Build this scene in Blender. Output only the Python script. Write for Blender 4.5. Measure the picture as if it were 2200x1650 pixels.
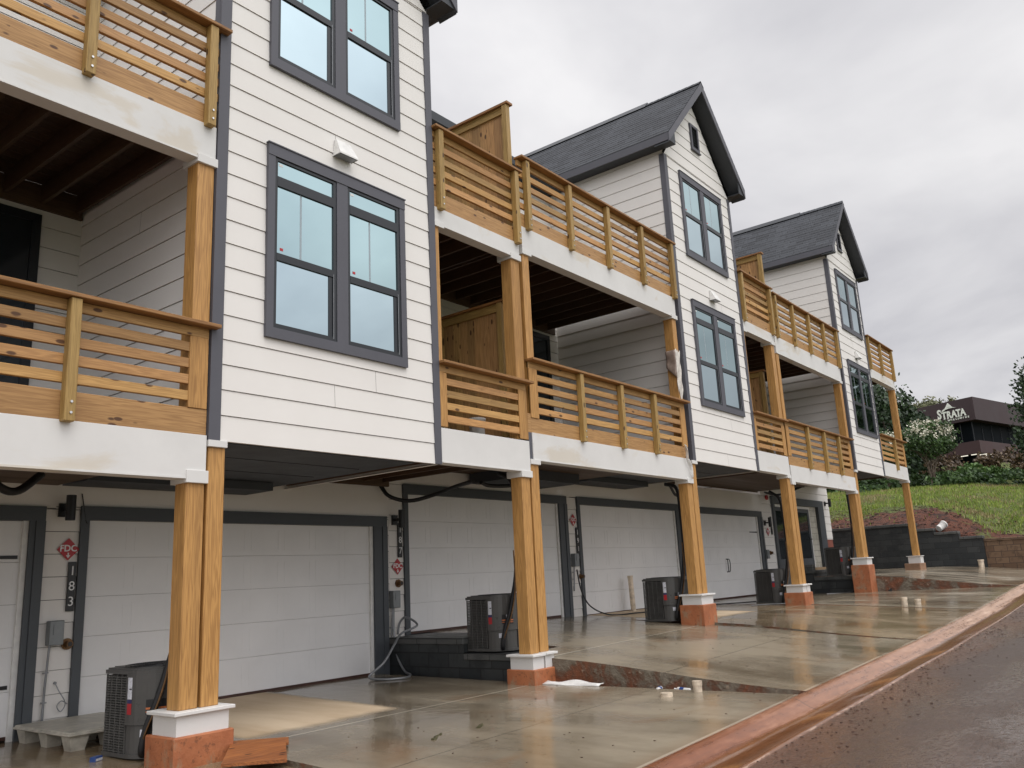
import bpy, bmesh, math, random
from mathutils import Vector, Matrix, noise
R_ = math.radians
random.seed(7)
sc = bpy.context.scene
for o in list(bpy.data.objects): bpy.data.objects.remove(o)
COL = sc.collection

# ------------------------------------------------------------------ camera
cam = bpy.data.cameras.new('camera'); cam.sensor_width = 36; cam.lens = 29.854
cam.clip_start = .05; cam.clip_end = 2000
co = bpy.data.objects.new('camera', cam); COL.objects.link(co); sc.camera = co
r = Vector((.62085383, -.78239955, -.04890255)); d = Vector((.14561026, .17639179, -.97349042)); f = Vector((.77028447, .59727454, .22343892))
M = Matrix((( r.x, -d.x, -f.x, 0), (r.y, -d.y, -f.y, -7.0), (r.z, -d.z, -f.z, 0), (0, 0, 0, 1)))
co.matrix_world = M
sc.render.resolution_x = 1024; sc.render.resolution_y = 768

# ------------------------------------------------------------------ sky, sun, exposure
SUN_EL, SUN_AZ = 60, 196           # azimuth measured clockwise from +Y
w = bpy.data.worlds.new('World'); sc.world = w; w.use_nodes = True
nt = w.node_tree; nt.nodes.clear()
def N(nt, t, **k):
    n = nt.nodes.new(t)
    for a, b in k.items():
        if a in n.inputs.keys(): n.inputs[a].default_value = b
        else: setattr(n, a, b)
    return n
def L(nt, a, b): nt.links.new(a, b)
sky = N(nt, 'ShaderNodeTexSky', sky_type='NISHITA', sun_disc=False, sun_elevation=R_(SUN_EL), sun_rotation=R_(SUN_AZ))
bgs = N(nt, 'ShaderNodeBackground', Strength=.05); L(nt, sky.outputs[0], bgs.inputs[0])
tc = N(nt, 'ShaderNodeTexCoord')
sep = N(nt, 'ShaderNodeSeparateXYZ'); L(nt, tc.outputs['Generated'], sep.inputs[0])
zz = N(nt, 'ShaderNodeMath', operation='MAXIMUM'); L(nt, sep.outputs[2], zz.inputs[0]); zz.inputs[1].default_value = 0
za = N(nt, 'ShaderNodeMath', operation='ADD'); L(nt, zz.outputs[0], za.inputs[0]); za.inputs[1].default_value = .22
dx = N(nt, 'ShaderNodeMath', operation='DIVIDE'); L(nt, sep.outputs[0], dx.inputs[0]); L(nt, za.outputs[0], dx.inputs[1])
dy = N(nt, 'ShaderNodeMath', operation='DIVIDE'); L(nt, sep.outputs[1], dy.inputs[0]); L(nt, za.outputs[0], dy.inputs[1])
cb = N(nt, 'ShaderNodeCombineXYZ'); L(nt, dx.outputs[0], cb.inputs[0]); L(nt, dy.outputs[0], cb.inputs[1])
n1 = N(nt, 'ShaderNodeTexNoise', Scale=1.15, Detail=6.0, Roughness=.52, Distortion=.35); L(nt, cb.outputs[0], n1.inputs['Vector'])
rp = N(nt, 'ShaderNodeValToRGB'); L(nt, n1.outputs[0], rp.inputs[0])
rp.color_ramp.elements[0].position = .39; rp.color_ramp.elements[0].color = (.58, .575, .605, 1)
rp.color_ramp.elements[1].position = .63; rp.color_ramp.elements[1].color = (.83, .82, .83, 1)
# brighter cloud where the sun stands behind it (towards -Y), duller towards +X
dirn = N(nt, 'ShaderNodeVectorMath', operation='DOT_PRODUCT'); L(nt, tc.outputs['Generated'], dirn.inputs[0]); dirn.inputs[1].default_value = (-.20, -.50, .84)
mr = N(nt, 'ShaderNodeMapRange'); L(nt, dirn.outputs['Value'], mr.inputs[0])
for i, v in ((1, .25), (2, 1.), (3, 1.12), (4, 2.75)): mr.inputs[i].default_value = v
# the sky on the street side is duller near its horizon (distant murk)
hz_ = N(nt, 'ShaderNodeMapRange'); L(nt, sep.outputs[1], hz_.inputs[0])
for i, v in ((1, -.25), (2, .1), (3, 1.), (4, 0.)): hz_.inputs[i].default_value = v
lw = N(nt, 'ShaderNodeMapRange'); L(nt, sep.outputs[2], lw.inputs[0])
for i, v in ((1, .0), (2, .40), (3, .45), (4, 0.)): lw.inputs[i].default_value = v
mm = N(nt, 'ShaderNodeMath', operation='MULTIPLY'); L(nt, hz_.outputs[0], mm.inputs[0]); L(nt, lw.outputs[0], mm.inputs[1])
m1 = N(nt, 'ShaderNodeMath', operation='SUBTRACT'); m1.inputs[0].default_value = 1.; L(nt, mm.outputs[0], m1.inputs[1])
m2 = N(nt, 'ShaderNodeMath', operation='MULTIPLY'); L(nt, mr.outputs[0], m2.inputs[0]); L(nt, m1.outputs[0], m2.inputs[1])
bgc = N(nt, 'ShaderNodeBackground'); L(nt, rp.outputs[0], bgc.inputs[0])
gx = N(nt, 'ShaderNodeMapRange'); L(nt, sep.outputs[0], gx.inputs[0])
for i, v in ((1, .35), (2, 1.), (3, 1.), (4, .80)): gx.inputs[i].default_value = v
m3 = N(nt, 'ShaderNodeMath', operation='MULTIPLY'); L(nt, m2.outputs[0], m3.inputs[0]); L(nt, gx.outputs[0], m3.inputs[1]); L(nt, m3.outputs[0], bgc.inputs[1])
ad = N(nt, 'ShaderNodeMixShader', Fac=.94); L(nt, bgs.outputs[0], ad.inputs[1]); L(nt, bgc.outputs[0], ad.inputs[2])
wo = N(nt, 'ShaderNodeOutputWorld'); L(nt, ad.outputs[0], wo.inputs[0])
sl = bpy.data.lights.new('sun', 'SUN'); sl.energy = .7; sl.angle = R_(30); sl.color = (1, .97, .93)
so = bpy.data.objects.new('sun', sl); COL.objects.link(so)
az = R_(SUN_AZ); sd = Vector((math.sin(az)*math.cos(R_(SUN_EL)), math.cos(az)*math.cos(R_(SUN_EL)), math.sin(R_(SUN_EL))))
so.rotation_euler = sd.to_track_quat('Z', 'Y').to_euler()
sc.view_settings.view_transform = 'Standard'; sc.view_settings.look = 'None'
sc.view_settings.exposure = 0.22; sc.view_settings.gamma = 1
sc.render.engine = 'CYCLES'
sc.cycles.max_bounces = 8; sc.cycles.diffuse_bounces = 3; sc.cycles.glossy_bounces = 4

# ------------------------------------------------------------------ helpers
def tag(o, label=None, cat=None, group=None, kind=None):
    if label: o['label'] = label
    if cat: o['category'] = cat
    if group: o['group'] = group
    if kind: o['kind'] = kind
    return o
def empty(name, loc=(0, 0, 0), label=None, cat=None, group=None):
    o = bpy.data.objects.new(name, None); COL.objects.link(o); o.location = loc; o.empty_display_size = .2
    o['_w'] = list(loc); return tag(o, label, cat, group)
class MB:
    def __init__(s): s.v = []; s.f = []; s.m = []; s.sm = []
    def add(s, vs, fs, mi=0, smooth=False):
        b = len(s.v); s.v += [tuple(v) for v in vs]
        for q in fs: s.f.append(tuple(b+i for i in q)); s.m.append(mi); s.sm.append(smooth)
        return s
    def box(s, x0, x1, y0, y1, z0, z1, mi=0):
        if x0 > x1: x0, x1 = x1, x0
        if y0 > y1: y0, y1 = y1, y0
        if z0 > z1: z0, z1 = z1, z0
        return s.add([(x, y, z) for x in (x0, x1) for y in (y0, y1) for z in (z0, z1)],
                     [(0, 1, 3, 2), (4, 6, 7, 5), (0, 4, 5, 1), (2, 3, 7, 6), (0, 2, 6, 4), (1, 5, 7, 3)], mi)
    def bev(s, x0, x1, y0, y1, z0, z1, b=.006, mi=0):
        # box with chamfered edges
        bm = bmesh.new(); bmesh.ops.create_cube(bm, size=1)
        for v in bm.verts: v.co = Vector(((x0+x1)/2+v.co.x*abs(x1-x0), (y0+y1)/2+v.co.y*abs(y1-y0), (z0+z1)/2+v.co.z*abs(z1-z0)))
        bmesh.ops.bevel(bm, geom=bm.edges[:], offset=b, segments=1, affect='EDGES')
        return s.bm(bm, mi)
    def bm(s, bm, mi=0, smooth=False, mat=None):
        bm.verts.ensure_lookup_table(); bm.verts.index_update()
        vs = [(mat @ v.co if mat else v.co.copy()) for v in bm.verts]
        s.add(vs, [[v.index for v in q.verts] for q in bm.faces], mi, smooth); bm.free(); return s
    def obox(s, c, ax, ay, az, mi=0):
        # oriented box: centre and three half-axis vectors
        c, ax, ay, az = map(Vector, (c, ax, ay, az))
        return s.add([c+i*ax+j*ay+k*az for i in (-1, 1) for j in (-1, 1) for k in (-1, 1)],
                     [(0, 1, 3, 2), (4, 6, 7, 5), (0, 4, 5, 1), (2, 3, 7, 6), (0, 2, 6, 4), (1, 5, 7, 3)], mi)
    def prism(s, pts, vec, mi=0):
        # closed polygon pts extruded by vec
        n = len(pts); vec = Vector(vec); P = [Vector(p) for p in pts]
        return s.add(P+[p+vec for p in P], [tuple(range(n))[::-1], tuple(range(n, 2*n))]+[(i, (i+1) % n, n+(i+1) % n, n+i) for i in range(n)], mi)
    def tube(s, pts, rad, n=8, mi=0, caps=True):
        P = [Vector(p) for p in pts]; m = len(P); rr = rad if isinstance(rad, (list, tuple)) else [rad]*m
        vs = []; up = Vector((0, 0, 1)); u = None
        for i, p in enumerate(P):
            t = (P[min(i+1, m-1)]-P[max(i-1, 0)]).normalized()
            if u is None: u = t.orthogonal().normalized()
            else: u = (u-t*u.dot(t)).normalized()
            v = t.cross(u)
            vs += [p+rr[i]*(math.cos(2*math.pi*k/n)*u+math.sin(2*math.pi*k/n)*v) for k in range(n)]
        fs = [(i*n+k, i*n+(k+1) % n, (i+1)*n+(k+1) % n, (i+1)*n+k) for i in range(m-1) for k in range(n)]
        s.add(vs, fs, mi, True)
        if caps: s.add(vs[:n], [tuple(range(n))[::-1]], mi); s.add(vs[-n:], [tuple(range(n))], mi)
        return s
    def build(s, name, mats, parent=None, fixn=True, org=None):
        me = bpy.data.meshes.new(name)
        o = Vector(parent_world(parent)) if parent else Vector((0, 0, 0))
        if org is not None: o = Vector(org)
        me.from_pydata([(v[0]-o.x, v[1]-o.y, v[2]-o.z) for v in s.v], [], s.f)
        if not isinstance(mats, (list, tuple)): mats = [mats]
        for m in mats: me.materials.append(m)
        me.polygons.foreach_set('material_index', s.m); me.polygons.foreach_set('use_smooth', s.sm)
        if fixn:
            bm = bmesh.new(); bm.from_mesh(me); bmesh.ops.recalc_face_normals(bm, faces=bm.faces[:]); bm.to_mesh(me); bm.free()
        me.update()
        ob = bpy.data.objects.new(name, me); COL.objects.link(ob)
        if parent: ob.parent = parent
        elif org is not None: ob.location = org; ob['_w'] = list(org)
        return ob
def parent_world(p):
    while p.parent: p = p.parent
    return tuple(p['_w']) if '_w' in p.keys() else (0, 0, 0)
def sm(pts, k=6):
    # Catmull-Rom through points
    P = [Vector(p) for p in pts]; P = [2*P[0]-P[1]]+P+[2*P[-1]-P[-2]]; out = []
    for i in range(1, len(P)-2):
        for j in range(k):
            t = j/k; a, b, c, e = P[i-1:i+3]
            out.append(.5*((2*b)+(-a+c)*t+(2*a-5*b+4*c-e)*t*t+(-a+3*b-3*c+e)*t**3))
    out.append(P[-2]); return out
def copy_tree(o, parent=None):
    c = o.copy(); COL.objects.link(c)
    if parent: c.parent = parent
    for ch in list(o.children): copy_tree(ch, c)
    return c
def text_mesh(mb, body, size, M4, depth=.004, mi=0, align='CENTER', space=1.0, bold=0.0):
    cu = bpy.data.curves.new('t', 'FONT'); cu.body = body; cu.size = size; cu.extrude = depth/2; cu.align_x = align; cu.align_y = 'CENTER'; cu.space_character = space; cu.offset = bold
    cu.resolution_u = 3
    ob = bpy.data.objects.new('t', cu); COL.objects.link(ob)
    dg = bpy.context.evaluated_depsgraph_get(); dg.update(); me = ob.evaluated_get(dg).to_mesh()
    mb.add([M4 @ v.co for v in me.vertices], [tuple(p.vertices) for p in me.polygons], mi)
    ob.evaluated_get(dg).to_mesh_clear(); bpy.data.objects.remove(ob); bpy.data.curves.remove(cu)
def face_front(x, y, z, s=1):
    # text plane facing -Y
    return Matrix.Translation((x, y, z)) @ Matrix.Rotation(R_(90), 4, 'X')

# ------------------------------------------------------------------ materials
def mat(name):
    m = bpy.data.materials.new(name); m.use_nodes = True; nt = m.node_tree; nt.nodes.clear()
    o = N(nt, 'ShaderNodeOutputMaterial'); b = N(nt, 'ShaderNodeBsdfPrincipled'); L(nt, b.outputs[0], o.inputs[0]); return m, nt, b
def ramp(nt, src, stops):
    r = N(nt, 'ShaderNodeValToRGB'); L(nt, src, r.inputs[0]); e = r.color_ramp.elements
    while len(e) < len(stops): e.new(.5)
    for i, (p, c) in enumerate(stops): e[i].position = p; e[i].color = (*c, 1) if len(c) == 3 else c
    return r.outputs[0]
def mapping(nt, scale=(1, 1, 1), src='Object', add=None, rot=(0, 0, 0)):
    t = N(nt, 'ShaderNodeTexCoord'); v = t.outputs[src]
    if add is not None:
        a = N(nt, 'ShaderNodeVectorMath', operation='ADD'); L(nt, v, a.inputs[0]); L(nt, add, a.inputs[1]); v = a.outputs[0]
    m = N(nt, 'ShaderNodeMapping'); L(nt, v, m.inputs[0]); m.inputs['Scale'].default_value = scale; m.inputs['Rotation'].default_value = rot
    return m.outputs[0]
def noi(nt, vec, scale, detail=4, rough=.5, dist=0):
    n = N(nt, 'ShaderNodeTexNoise', Scale=scale, Detail=float(detail), Roughness=rough, Distortion=dist); L(nt, vec, n.inputs['Vector']); return n.outputs[0]
def mul(nt, a, b, op='MULTIPLY'):
    m = N(nt, 'ShaderNodeMath', operation=op)
    for i, x in enumerate((a, b)):
        if isinstance(x, (int, float)): m.inputs[i].default_value = x
        else: L(nt, x, m.inputs[i])
    return m.outputs[0]
def mixc(nt, fac, a, b, mode='MIX'):
    m = N(nt, 'ShaderNodeMix', data_type='RGBA', blend_type=mode)
    for i, x in ((0, fac), (6, a), (7, b)):
        if isinstance(x, (int, float)): m.inputs[i].default_value = x
        elif isinstance(x, tuple): m.inputs[i].default_value = (*x, 1)
        else: L(nt, x, m.inputs[i])
    return m.outputs[2]
def maprange(nt, src, a, b, c, e, smooth=False):
    m = N(nt, 'ShaderNodeMapRange'); L(nt, src, m.inputs[0])
    if smooth: m.interpolation_type = 'SMOOTHSTEP'
    for i, v in enumerate((a, b, c, e)): m.inputs[i+1].default_value = v
    return m.outputs[0]
def bump(nt, b, h, strength=.3, dist=.01):
    n = N(nt, 'ShaderNodeBump', Strength=strength, Distance=dist); L(nt, h, n.inputs['Height']); L(nt, n.outputs[0], b.inputs['Normal'])
def simple(name, col, rough=.6, var=.12, scale=3., metal=0., bmp=0., bscale=60., spec=.5):
    m, nt, b = mat(name); v = mapping(nt)
    n = noi(nt, v, scale, 5, .6)
    lo = tuple(c*(1-var) for c in col); hi = tuple(min(1, c*(1+var)) for c in col)
    L(nt, ramp(nt, n, [(.3, lo), (.7, hi)]), b.inputs['Base Color'])
    L(nt, maprange(nt, n, .3, .7, max(0, rough-.08), min(1, rough+.08)), b.inputs['Roughness'])
    b.inputs['Metallic'].default_value = metal; b.inputs['Specular IOR Level'].default_value = spec
    if bmp: bump(nt, b, noi(nt, v, bscale, 4, .6), bmp, .004)
    return m
def isl(nt, k):
    g = N(nt, 'ShaderNodeNewGeometry'); c = N(nt, 'ShaderNodeCombineXYZ')
    oi = N(nt, 'ShaderNodeObjectInfo')
    s = mul(nt, mul(nt, g.outputs['Random Per Island'], oi.outputs['Random'], 'ADD'), k)
    for i in range(3): L(nt, mul(nt, s, (1, 1.7, 2.3)[i]), c.inputs[i])
    return g.outputs['Random Per Island'], c.outputs[0]
def wood(name, axis, lo, hi, knots=True, grain=1.0, wet=.45):
    m, nt, b = mat(name); rnd, off = isl(nt, 37.)
    sc_ = [16., 16., 16.]; sc_[axis] = .8
    v = mapping(nt, tuple(sc_), add=off)
    n = noi(nt, v, 1.3, 3, .5, .3)
    rings = mul(nt, mul(nt, n, 46.), None or 0., 'ADD')
    s = N(nt, 'ShaderNodeMath', operation='SINE'); L(nt, rings, s.inputs[0])
    rg = maprange(nt, s.outputs[0], -1, 1, 0, 1)
    sf = [60., 60., 60.]; sf[axis] = 1.6
    fine = noi(nt, mapping(nt, tuple(sf), add=off), 1.6, 3, .6)
    base = ramp(nt, mul(nt, mul(nt, rg, .34*grain), mul(nt, fine, .75), 'ADD'), [(.12, lo), (.8, hi)])
    rnd2 = N(nt, 'ShaderNodeMath', operation='FRACT'); L(nt, mul(nt, rnd, 7.31), rnd2.inputs[0])
    tint = mixc(nt, 1., mixc(nt, rnd, (.72, .70, .64), (1.16, 1.08, 1.0)), mixc(nt, rnd2.outputs[0], (1.0, 1.03, .92), (1.04, .95, .96)), 'MULTIPLY')
    base = mixc(nt, 1., base, tint, 'MULTIPLY')
    # weathering blotches
    bl = noi(nt, mapping(nt, tuple(.2*x for x in sc_), add=off), .9, 4, .6)
    base = mixc(nt, maprange(nt, bl, .52, .75, 0, .55), base, tuple(c*.55 for c in lo))
    if knots:
        sk = [11., 11., 11.]; sk[axis] = 4.6
        vo = N(nt, 'ShaderNodeTexVoronoi', Scale=1.); L(nt, mapping(nt, tuple(sk), add=off), vo.inputs['Vector'])
        kn = maprange(nt, vo.outputs['Distance'], .15, .23, 1, 0, True)
        sp = N(nt, 'ShaderNodeSeparateColor'); L(nt, vo.outputs['Color'], sp.inputs[0])
        kk = mul(nt, kn, mul(nt, sp.outputs[0], .50, 'GREATER_THAN'))
        base = mixc(nt, mul(nt, kk, .9), base, (lo[0]*.22, lo[1]*.14, lo[2]*.12))
    L(nt, base, b.inputs['Base Color'])
    L(nt, maprange(nt, bl, .3, .7, wet, wet+.25), b.inputs['Roughness'])
    bump(nt, b, fine, .25, .003)
    return m
TO = ((.30, .165, .060), (.52, .32, .13))         # orange pine
TG = ((.23, .145, .045), (.44, .30, .115))         # greenish treated pine
TR = ((.27, .142, .055), (.46, .275, .122))         # red brown plank
WX = wood('pine_slat', 0, *TO); WXR = wood('pine_beam', 0, *TR, grain=1.2); WCAP = wood('pine_cap', 0, (.15, .07, .024), (.35, .185, .07), knots=False)
WZ = wood('pine_column', 2, (.29, .145, .045), (.53, .30, .108), knots=False, grain=1.3); WZG = wood('treated_post', 2, *TG)
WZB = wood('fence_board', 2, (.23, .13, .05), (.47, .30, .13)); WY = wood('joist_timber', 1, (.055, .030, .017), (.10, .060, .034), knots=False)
WYR = wood('rail_timber', 1, *TG, knots=False); WYC = wood('cap_timber', 1, (.16, .07, .025), (.34, .17, .065), knots=False)
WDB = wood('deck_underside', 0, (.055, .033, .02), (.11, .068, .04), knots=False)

def siding_mat():
    m, nt, b = mat('white_siding'); v = mapping(nt)
    n = noi(nt, v, .8, 5, .6); f_ = noi(nt, mapping(nt, (3, 3, 60)), 4, 3)
    c = ramp(nt, n, [(.3, (.735, .706, .665)), (.7, (.78, .755, .715))])
    L(nt, c, b.inputs['Base Color']); b.inputs['Roughness'].default_value = .62
    bump(nt, b, f_, .08, .002); return m
SID = siding_mat()
def board_mat(stain):
    m, nt, b = mat('white_board' if not stain else 'stained_white_board'); v = mapping(nt)
    n = noi(nt, v, 1.3, 6, .65); c = ramp(nt, n, [(.3, (.64, .63, .605)), (.7, (.71, .70, .675))])
    if stain:
        s = noi(nt, mapping(nt, (.5, 1, 1.2), add=isl(nt, 11.)[1]), 1.4, 6, .6, .5)
        c = mixc(nt, maprange(nt, s, .56, .66, 0, .45, True), c, (.56, .47, .33))
    L(nt, c, b.inputs['Base Color']); b.inputs['Roughness'].default_value = .6; return m
BRD = board_mat(False); BST = board_mat(True)
TRIM = simple('grey_trim', (.085, .085, .10), .55, .1); TRIMD = simple('dark_garage_trim', (.062, .07, .078), .5, .12)
FRM = simple('black_window_frame', (.014, .017, .021), .35, .15); BLK = simple('black_metal', (.012, .012, .013), .4, .2)
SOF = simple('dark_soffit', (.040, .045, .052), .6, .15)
DOORW = simple('white_garage_door', (.77, .765, .755), .45, .05, 1.2)
GREY = simple('grey_metal_box', (.22, .235, .24), .45, .15, 6, .3); CONDU = simple('grey_conduit', (.25, .26, .27), .35, .15, 8, .4)
RED = simple('sign_red', (.42, .018, .025), .4, .1); WHT = simple('sign_white', (.75, .75, .75), .5, .05)
RUST = simple('rusty_brass', (.16, .085, .035), .4, .4, 20, .6, .4)
SILV = simple('galvanised_bolt', (.6, .6, .6), .3, .1, 10, .9)
ACG = simple('charcoal_cabinet', (.085, .083, .078), .34, .12, 4, .2); ACL = simple('charcoal_louvre', (.115, .112, .105), .4, .15, 6, .2); ACD = simple('coil_dark', (.012, .012, .012), .6, .3, 40)
HOSE = simple('black_foam_hose', (.010, .010, .011), .55, .3, 20, 0, .4, 40)
STB = simple('sticker_blue', (.03, .03, .12), .4, .1); STO = simple('sticker_orange', (.55, .16, .05), .4, .1)
STW = simple('sticker_white', (.62, .63, .68), .4, .25, 60)
PVC = simple('muddy_white_pipe', (.62, .52, .40), .4, .35, 9); PLW = simple('white_plastic', (.72, .71, .68), .4, .12, 9)
PAL = simple('dirty_grey_plastic', (.46, .43, .36), .45, .3, 8, 0, .3)
BLUEP = simple('blue_plastic', (.02, .06, .22), .35, .2); FILM = simple('tattered_film', (.60, .56, .50), .35, .25, 12, 0, .4, 14)
PAPER = simple('wet_white_cloth', (.70, .69, .66), .5, .12, 12, 0, .3, 20)
MARO = simple('maroon_metal_panel', (.036, .017, .019), .5, .15, .4); BGLS = simple('dark_tinted_glass', (.004, .006, .008), .6, .3, .8, spec=.05)
BRICKR = simple('painted_red_block', (.24, .075, .05), .6, .25, 5, 0, .5, 30)
BARK = simple('grey_brown_bark', (.17, .13, .10), .85, .35, 6, 0, .6, 14)
def glass_mat(name, col, rough=.02, metal=1.0):
    m, nt, b = mat(name); v = mapping(nt)
    n = noi(nt, v, .7, 3)
    L(nt, ramp(nt, n, [(.3, tuple(c*.93 for c in col)), (.7, col)]), b.inputs['Base Color'])
    b.inputs['Metallic'].default_value = metal; b.inputs['Roughness'].default_value = rough
    bump(nt, b, noi(nt, v, .9, 2), .05, .02); return m
GLS = glass_mat('coated_window_glass', (.38, .51, .53)); GLD = glass_mat('dark_door_glass', (.05, .06, .07), .05, .6)
GLP = glass_mat('lower_sash_glass', (.46, .57, .61))
BLIND = simple('strip_seen_through_glass', (.30, .36, .39), .3, .05)
def pier_mat():
    m, nt, b = mat('mud_stained_pier'); v = mapping(nt)
    n = noi(nt, v, 4, 5, .6)
    c = ramp(nt, n, [(.3, (.30, .095, .036)), (.7, (.46, .165, .068))])
    sp = N(nt, 'ShaderNodeSeparateXYZ'); L(nt, v, sp.inputs[0])
    c = mixc(nt, maprange(nt, noi(nt, mapping(nt, (1, 1, .5)), 3.2, 6, .7, .6), .54, .62, 0, .75), c, (.30, .21, .13))
    c = mixc(nt, maprange(nt, noi(nt, v, 22, 3, .6), .60, .68, 0, .6), c, (.12, .045, .02))
    L(nt, c, b.inputs['Base Color']); b.inputs['Roughness'].default_value = .6
    bump(nt, b, noi(nt, v, 30, 5, .7), .8, .008); return m
PIER = pier_mat()
def shingle_mat():
    m, nt, b = mat('charcoal_shingles')
    # u along ridge = object Y, v up the slope = Z
    t = N(nt, 'ShaderNodeTexCoord'); sp = N(nt, 'ShaderNodeSeparateXYZ'); L(nt, t.outputs['Object'], sp.inputs[0])
    cb = N(nt, 'ShaderNodeCombineXYZ'); L(nt, sp.outputs[1], cb.inputs[0]); L(nt, sp.outputs[2], cb.inputs[1])
    br = N(nt, 'ShaderNodeTexBrick', Scale=1.0, offset=.5); L(nt, cb.outputs[0], br.inputs['Vector'])
    br.inputs['Color1'].default_value = (.012, .014, .018, 1); br.inputs['Color2'].default_value = (.075, .082, .095, 1); br.inputs['Mortar'].default_value = (.006, .006, .007, 1)
    br.inputs['Mortar Size'].default_value = .009; br.inputs['Brick Width'].default_value = .42; br.inputs['Row Height'].default_value = .107; br.inputs['Bias'].default_value = 0.
    n = noi(nt, mapping(nt), 30, 4, .7)
    c = mixc(nt, .5, br.outputs[0], ramp(nt, n, [(.35, (.01, .011, .014)), (.7, (.085, .09, .10))]))
    L(nt, c, b.inputs['Base Color']); b.inputs['Roughness'].default_value = .75
    bump(nt, b, mul(nt, br.outputs['Fac'], -1.), .6, .012); return m
SHG = shingle_mat()
def block_mat(name, c1, c2, mort, bw=.40, rh=.20, wetr=.35, along=1):
    m, nt, b = mat(name)
    t = N(nt, 'ShaderNodeTexCoord'); sp = N(nt, 'ShaderNodeSeparateXYZ'); L(nt, t.outputs['Object'], sp.inputs[0])
    cb = N(nt, 'ShaderNodeCombineXYZ'); L(nt, mul(nt, sp.outputs[0], sp.outputs[1], 'ADD'), cb.inputs[0]); L(nt, sp.outputs[2], cb.inputs[1])
    br = N(nt, 'ShaderNodeTexBrick', Scale=1.0, offset=.5); L(nt, cb.outputs[0], br.inputs['Vector'])
    br.inputs['Color1'].default_value = (*c1, 1); br.inputs['Color2'].default_value = (*c2, 1); br.inputs['Mortar'].default_value = (*mort, 1)
    br.inputs['Mortar Size'].default_value = .008; br.inputs['Brick Width'].default_value = bw; br.inputs['Row Height'].default_value = rh
    n = noi(nt, mapping(nt), 3, 6, .7)
    c = mixc(nt, maprange(nt, n, .5, .62, 0, .6), br.outputs[0], tuple(x*.55 for x in c1))
    L(nt, c, b.inputs['Base Color']); L(nt, maprange(nt, n, .3, .7, wetr, wetr+.3), b.inputs['Roughness'])
    h = mul(nt, mul(nt, br.outputs['Fac'], -1.), mul(nt, noi(nt, mapping(nt), 45, 4), .3), 'ADD')
    bump(nt, b, h, .5, .01); return m
BLOCK = block_mat('wet_black_block', (.020, .024, .026), (.042, .046, .046), (.010, .010, .010))
BLOCKL = block_mat('damp_grey_block', (.07, .075, .072), (.10, .10, .095), (.03, .03, .03))
BLOCKT = block_mat('tan_block', (.11, .062, .034), (.19, .12, .07), (.035, .02, .014))
BLOCKW = block_mat('white_painted_block', (.46, .44, .37), (.54, .52, .45), (.26, .24, .20), .45, .19)

# wet concrete, in world coordinates
def wet_concrete(name, dry=False, brown=0.):
    m, nt, b = mat(name); v = mapping(nt)
    n1 = noi(nt, v, .55, 6, .62, .5); n2 = noi(nt, mapping(nt, (1, .25, 1), rot=(0, 0, R_(12))), 1.5, 5, .6); n3 = noi(nt, v, 30, 4, .6)
    mx = mul(nt, mul(nt, n1, .55), mul(nt, n2, .45), 'ADD')
    dark = (.125, .097, .064); lite = (.31, .262, .190)
    if brown: dark = (.14, .098, .056); lite = (.28, .215, .135)
    c = ramp(nt, mx, [(.36, dark), (.62, lite)])
    mud = noi(nt, v, .8, 5, .6, .8)
    c = mixc(nt, maprange(nt, mud, .56, .74, 0, .5+brown*.3), c, (.20, .105, .045))
    rough = maprange(nt, mx, .40, .60, .05, .26)
    sp = N(nt, 'ShaderNodeSeparateXYZ'); L(nt, v, sp.inputs[0]); x, y = sp.outputs[0], sp.outputs[1]
    # pale joint along the columns (y = 0.02) and scored control joints
    dj = mul(nt, mul(nt, y, -.02, 'ADD'), None or 0., 'ADD'); a = N(nt, 'ShaderNodeMath', operation='ABSOLUTE'); L(nt, dj, a.inputs[0])
    c = mixc(nt, maprange(nt, a.outputs[0], .009, .016, .75, 0), c, (.55, .50, .40))
    wv = N(nt, 'ShaderNodeMath', operation='PINGPONG'); L(nt, mul(nt, y, 0.02, 'ADD'), wv.inputs[0]); wv.inputs[1].default_value = .85
    c = mixc(nt, maprange(nt, wv.outputs[0], .004, .012, .6, 0), c, (.05, .042, .03))
    c = mixc(nt, mul(nt, maprange(nt, y, -3.385, -3.40, 0, .75), maprange(nt, n1, .40, .5, .2, 1)), c, (.58, .52, .42))
    edge = maprange(nt, y, -3.2, -3.40, 0, 1)
    c = mixc(nt, mul(nt, edge, .35), c, (.24, .15, .085))
    if dry:
        # sheltered dry patch under the deck
        bx = mul(nt, mul(nt, mul(nt, y, -.09), x, 'ADD'), mul(nt, mul(nt, n1, .25), mul(nt, noi(nt, v, 5, 3), .1), 'ADD'), 'ADD')
        f1 = maprange(nt, bx, dry[1]-.05, dry[1]+.13, 1, 0, True); f2 = maprange(nt, mul(nt, y, mul(nt, n1, .35), 'ADD'), .30, .62, 0, 1, True)
        f3 = maprange(nt, bx, dry[0], dry[0]+.12, 0, 1, True)
        ff = mul(nt, mul(nt, f1, f2), f3)
        c = mixc(nt, ff, c, mixc(nt, maprange(nt, n2, .35, .65, 0, 1), (.46, .34, .215), (.62, .49, .34)))
        rr = N(nt, 'ShaderNodeMix', data_type='FLOAT'); L(nt, ff, rr.inputs[0]); L(nt, rough, rr.inputs[2]); rr.inputs[3].default_value = .85; rough = rr.outputs[0]
    L(nt, c, b.inputs['Base Color']); L(nt, rough, b.inputs['Roughness'])
    b.inputs['IOR'].default_value = 1.45
    h = mul(nt, mul(nt, n3, .25), mul(nt, noi(nt, v, 6, 4), 1.), 'ADD')
    bump(nt, b, h, .10, .02); return m
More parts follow.
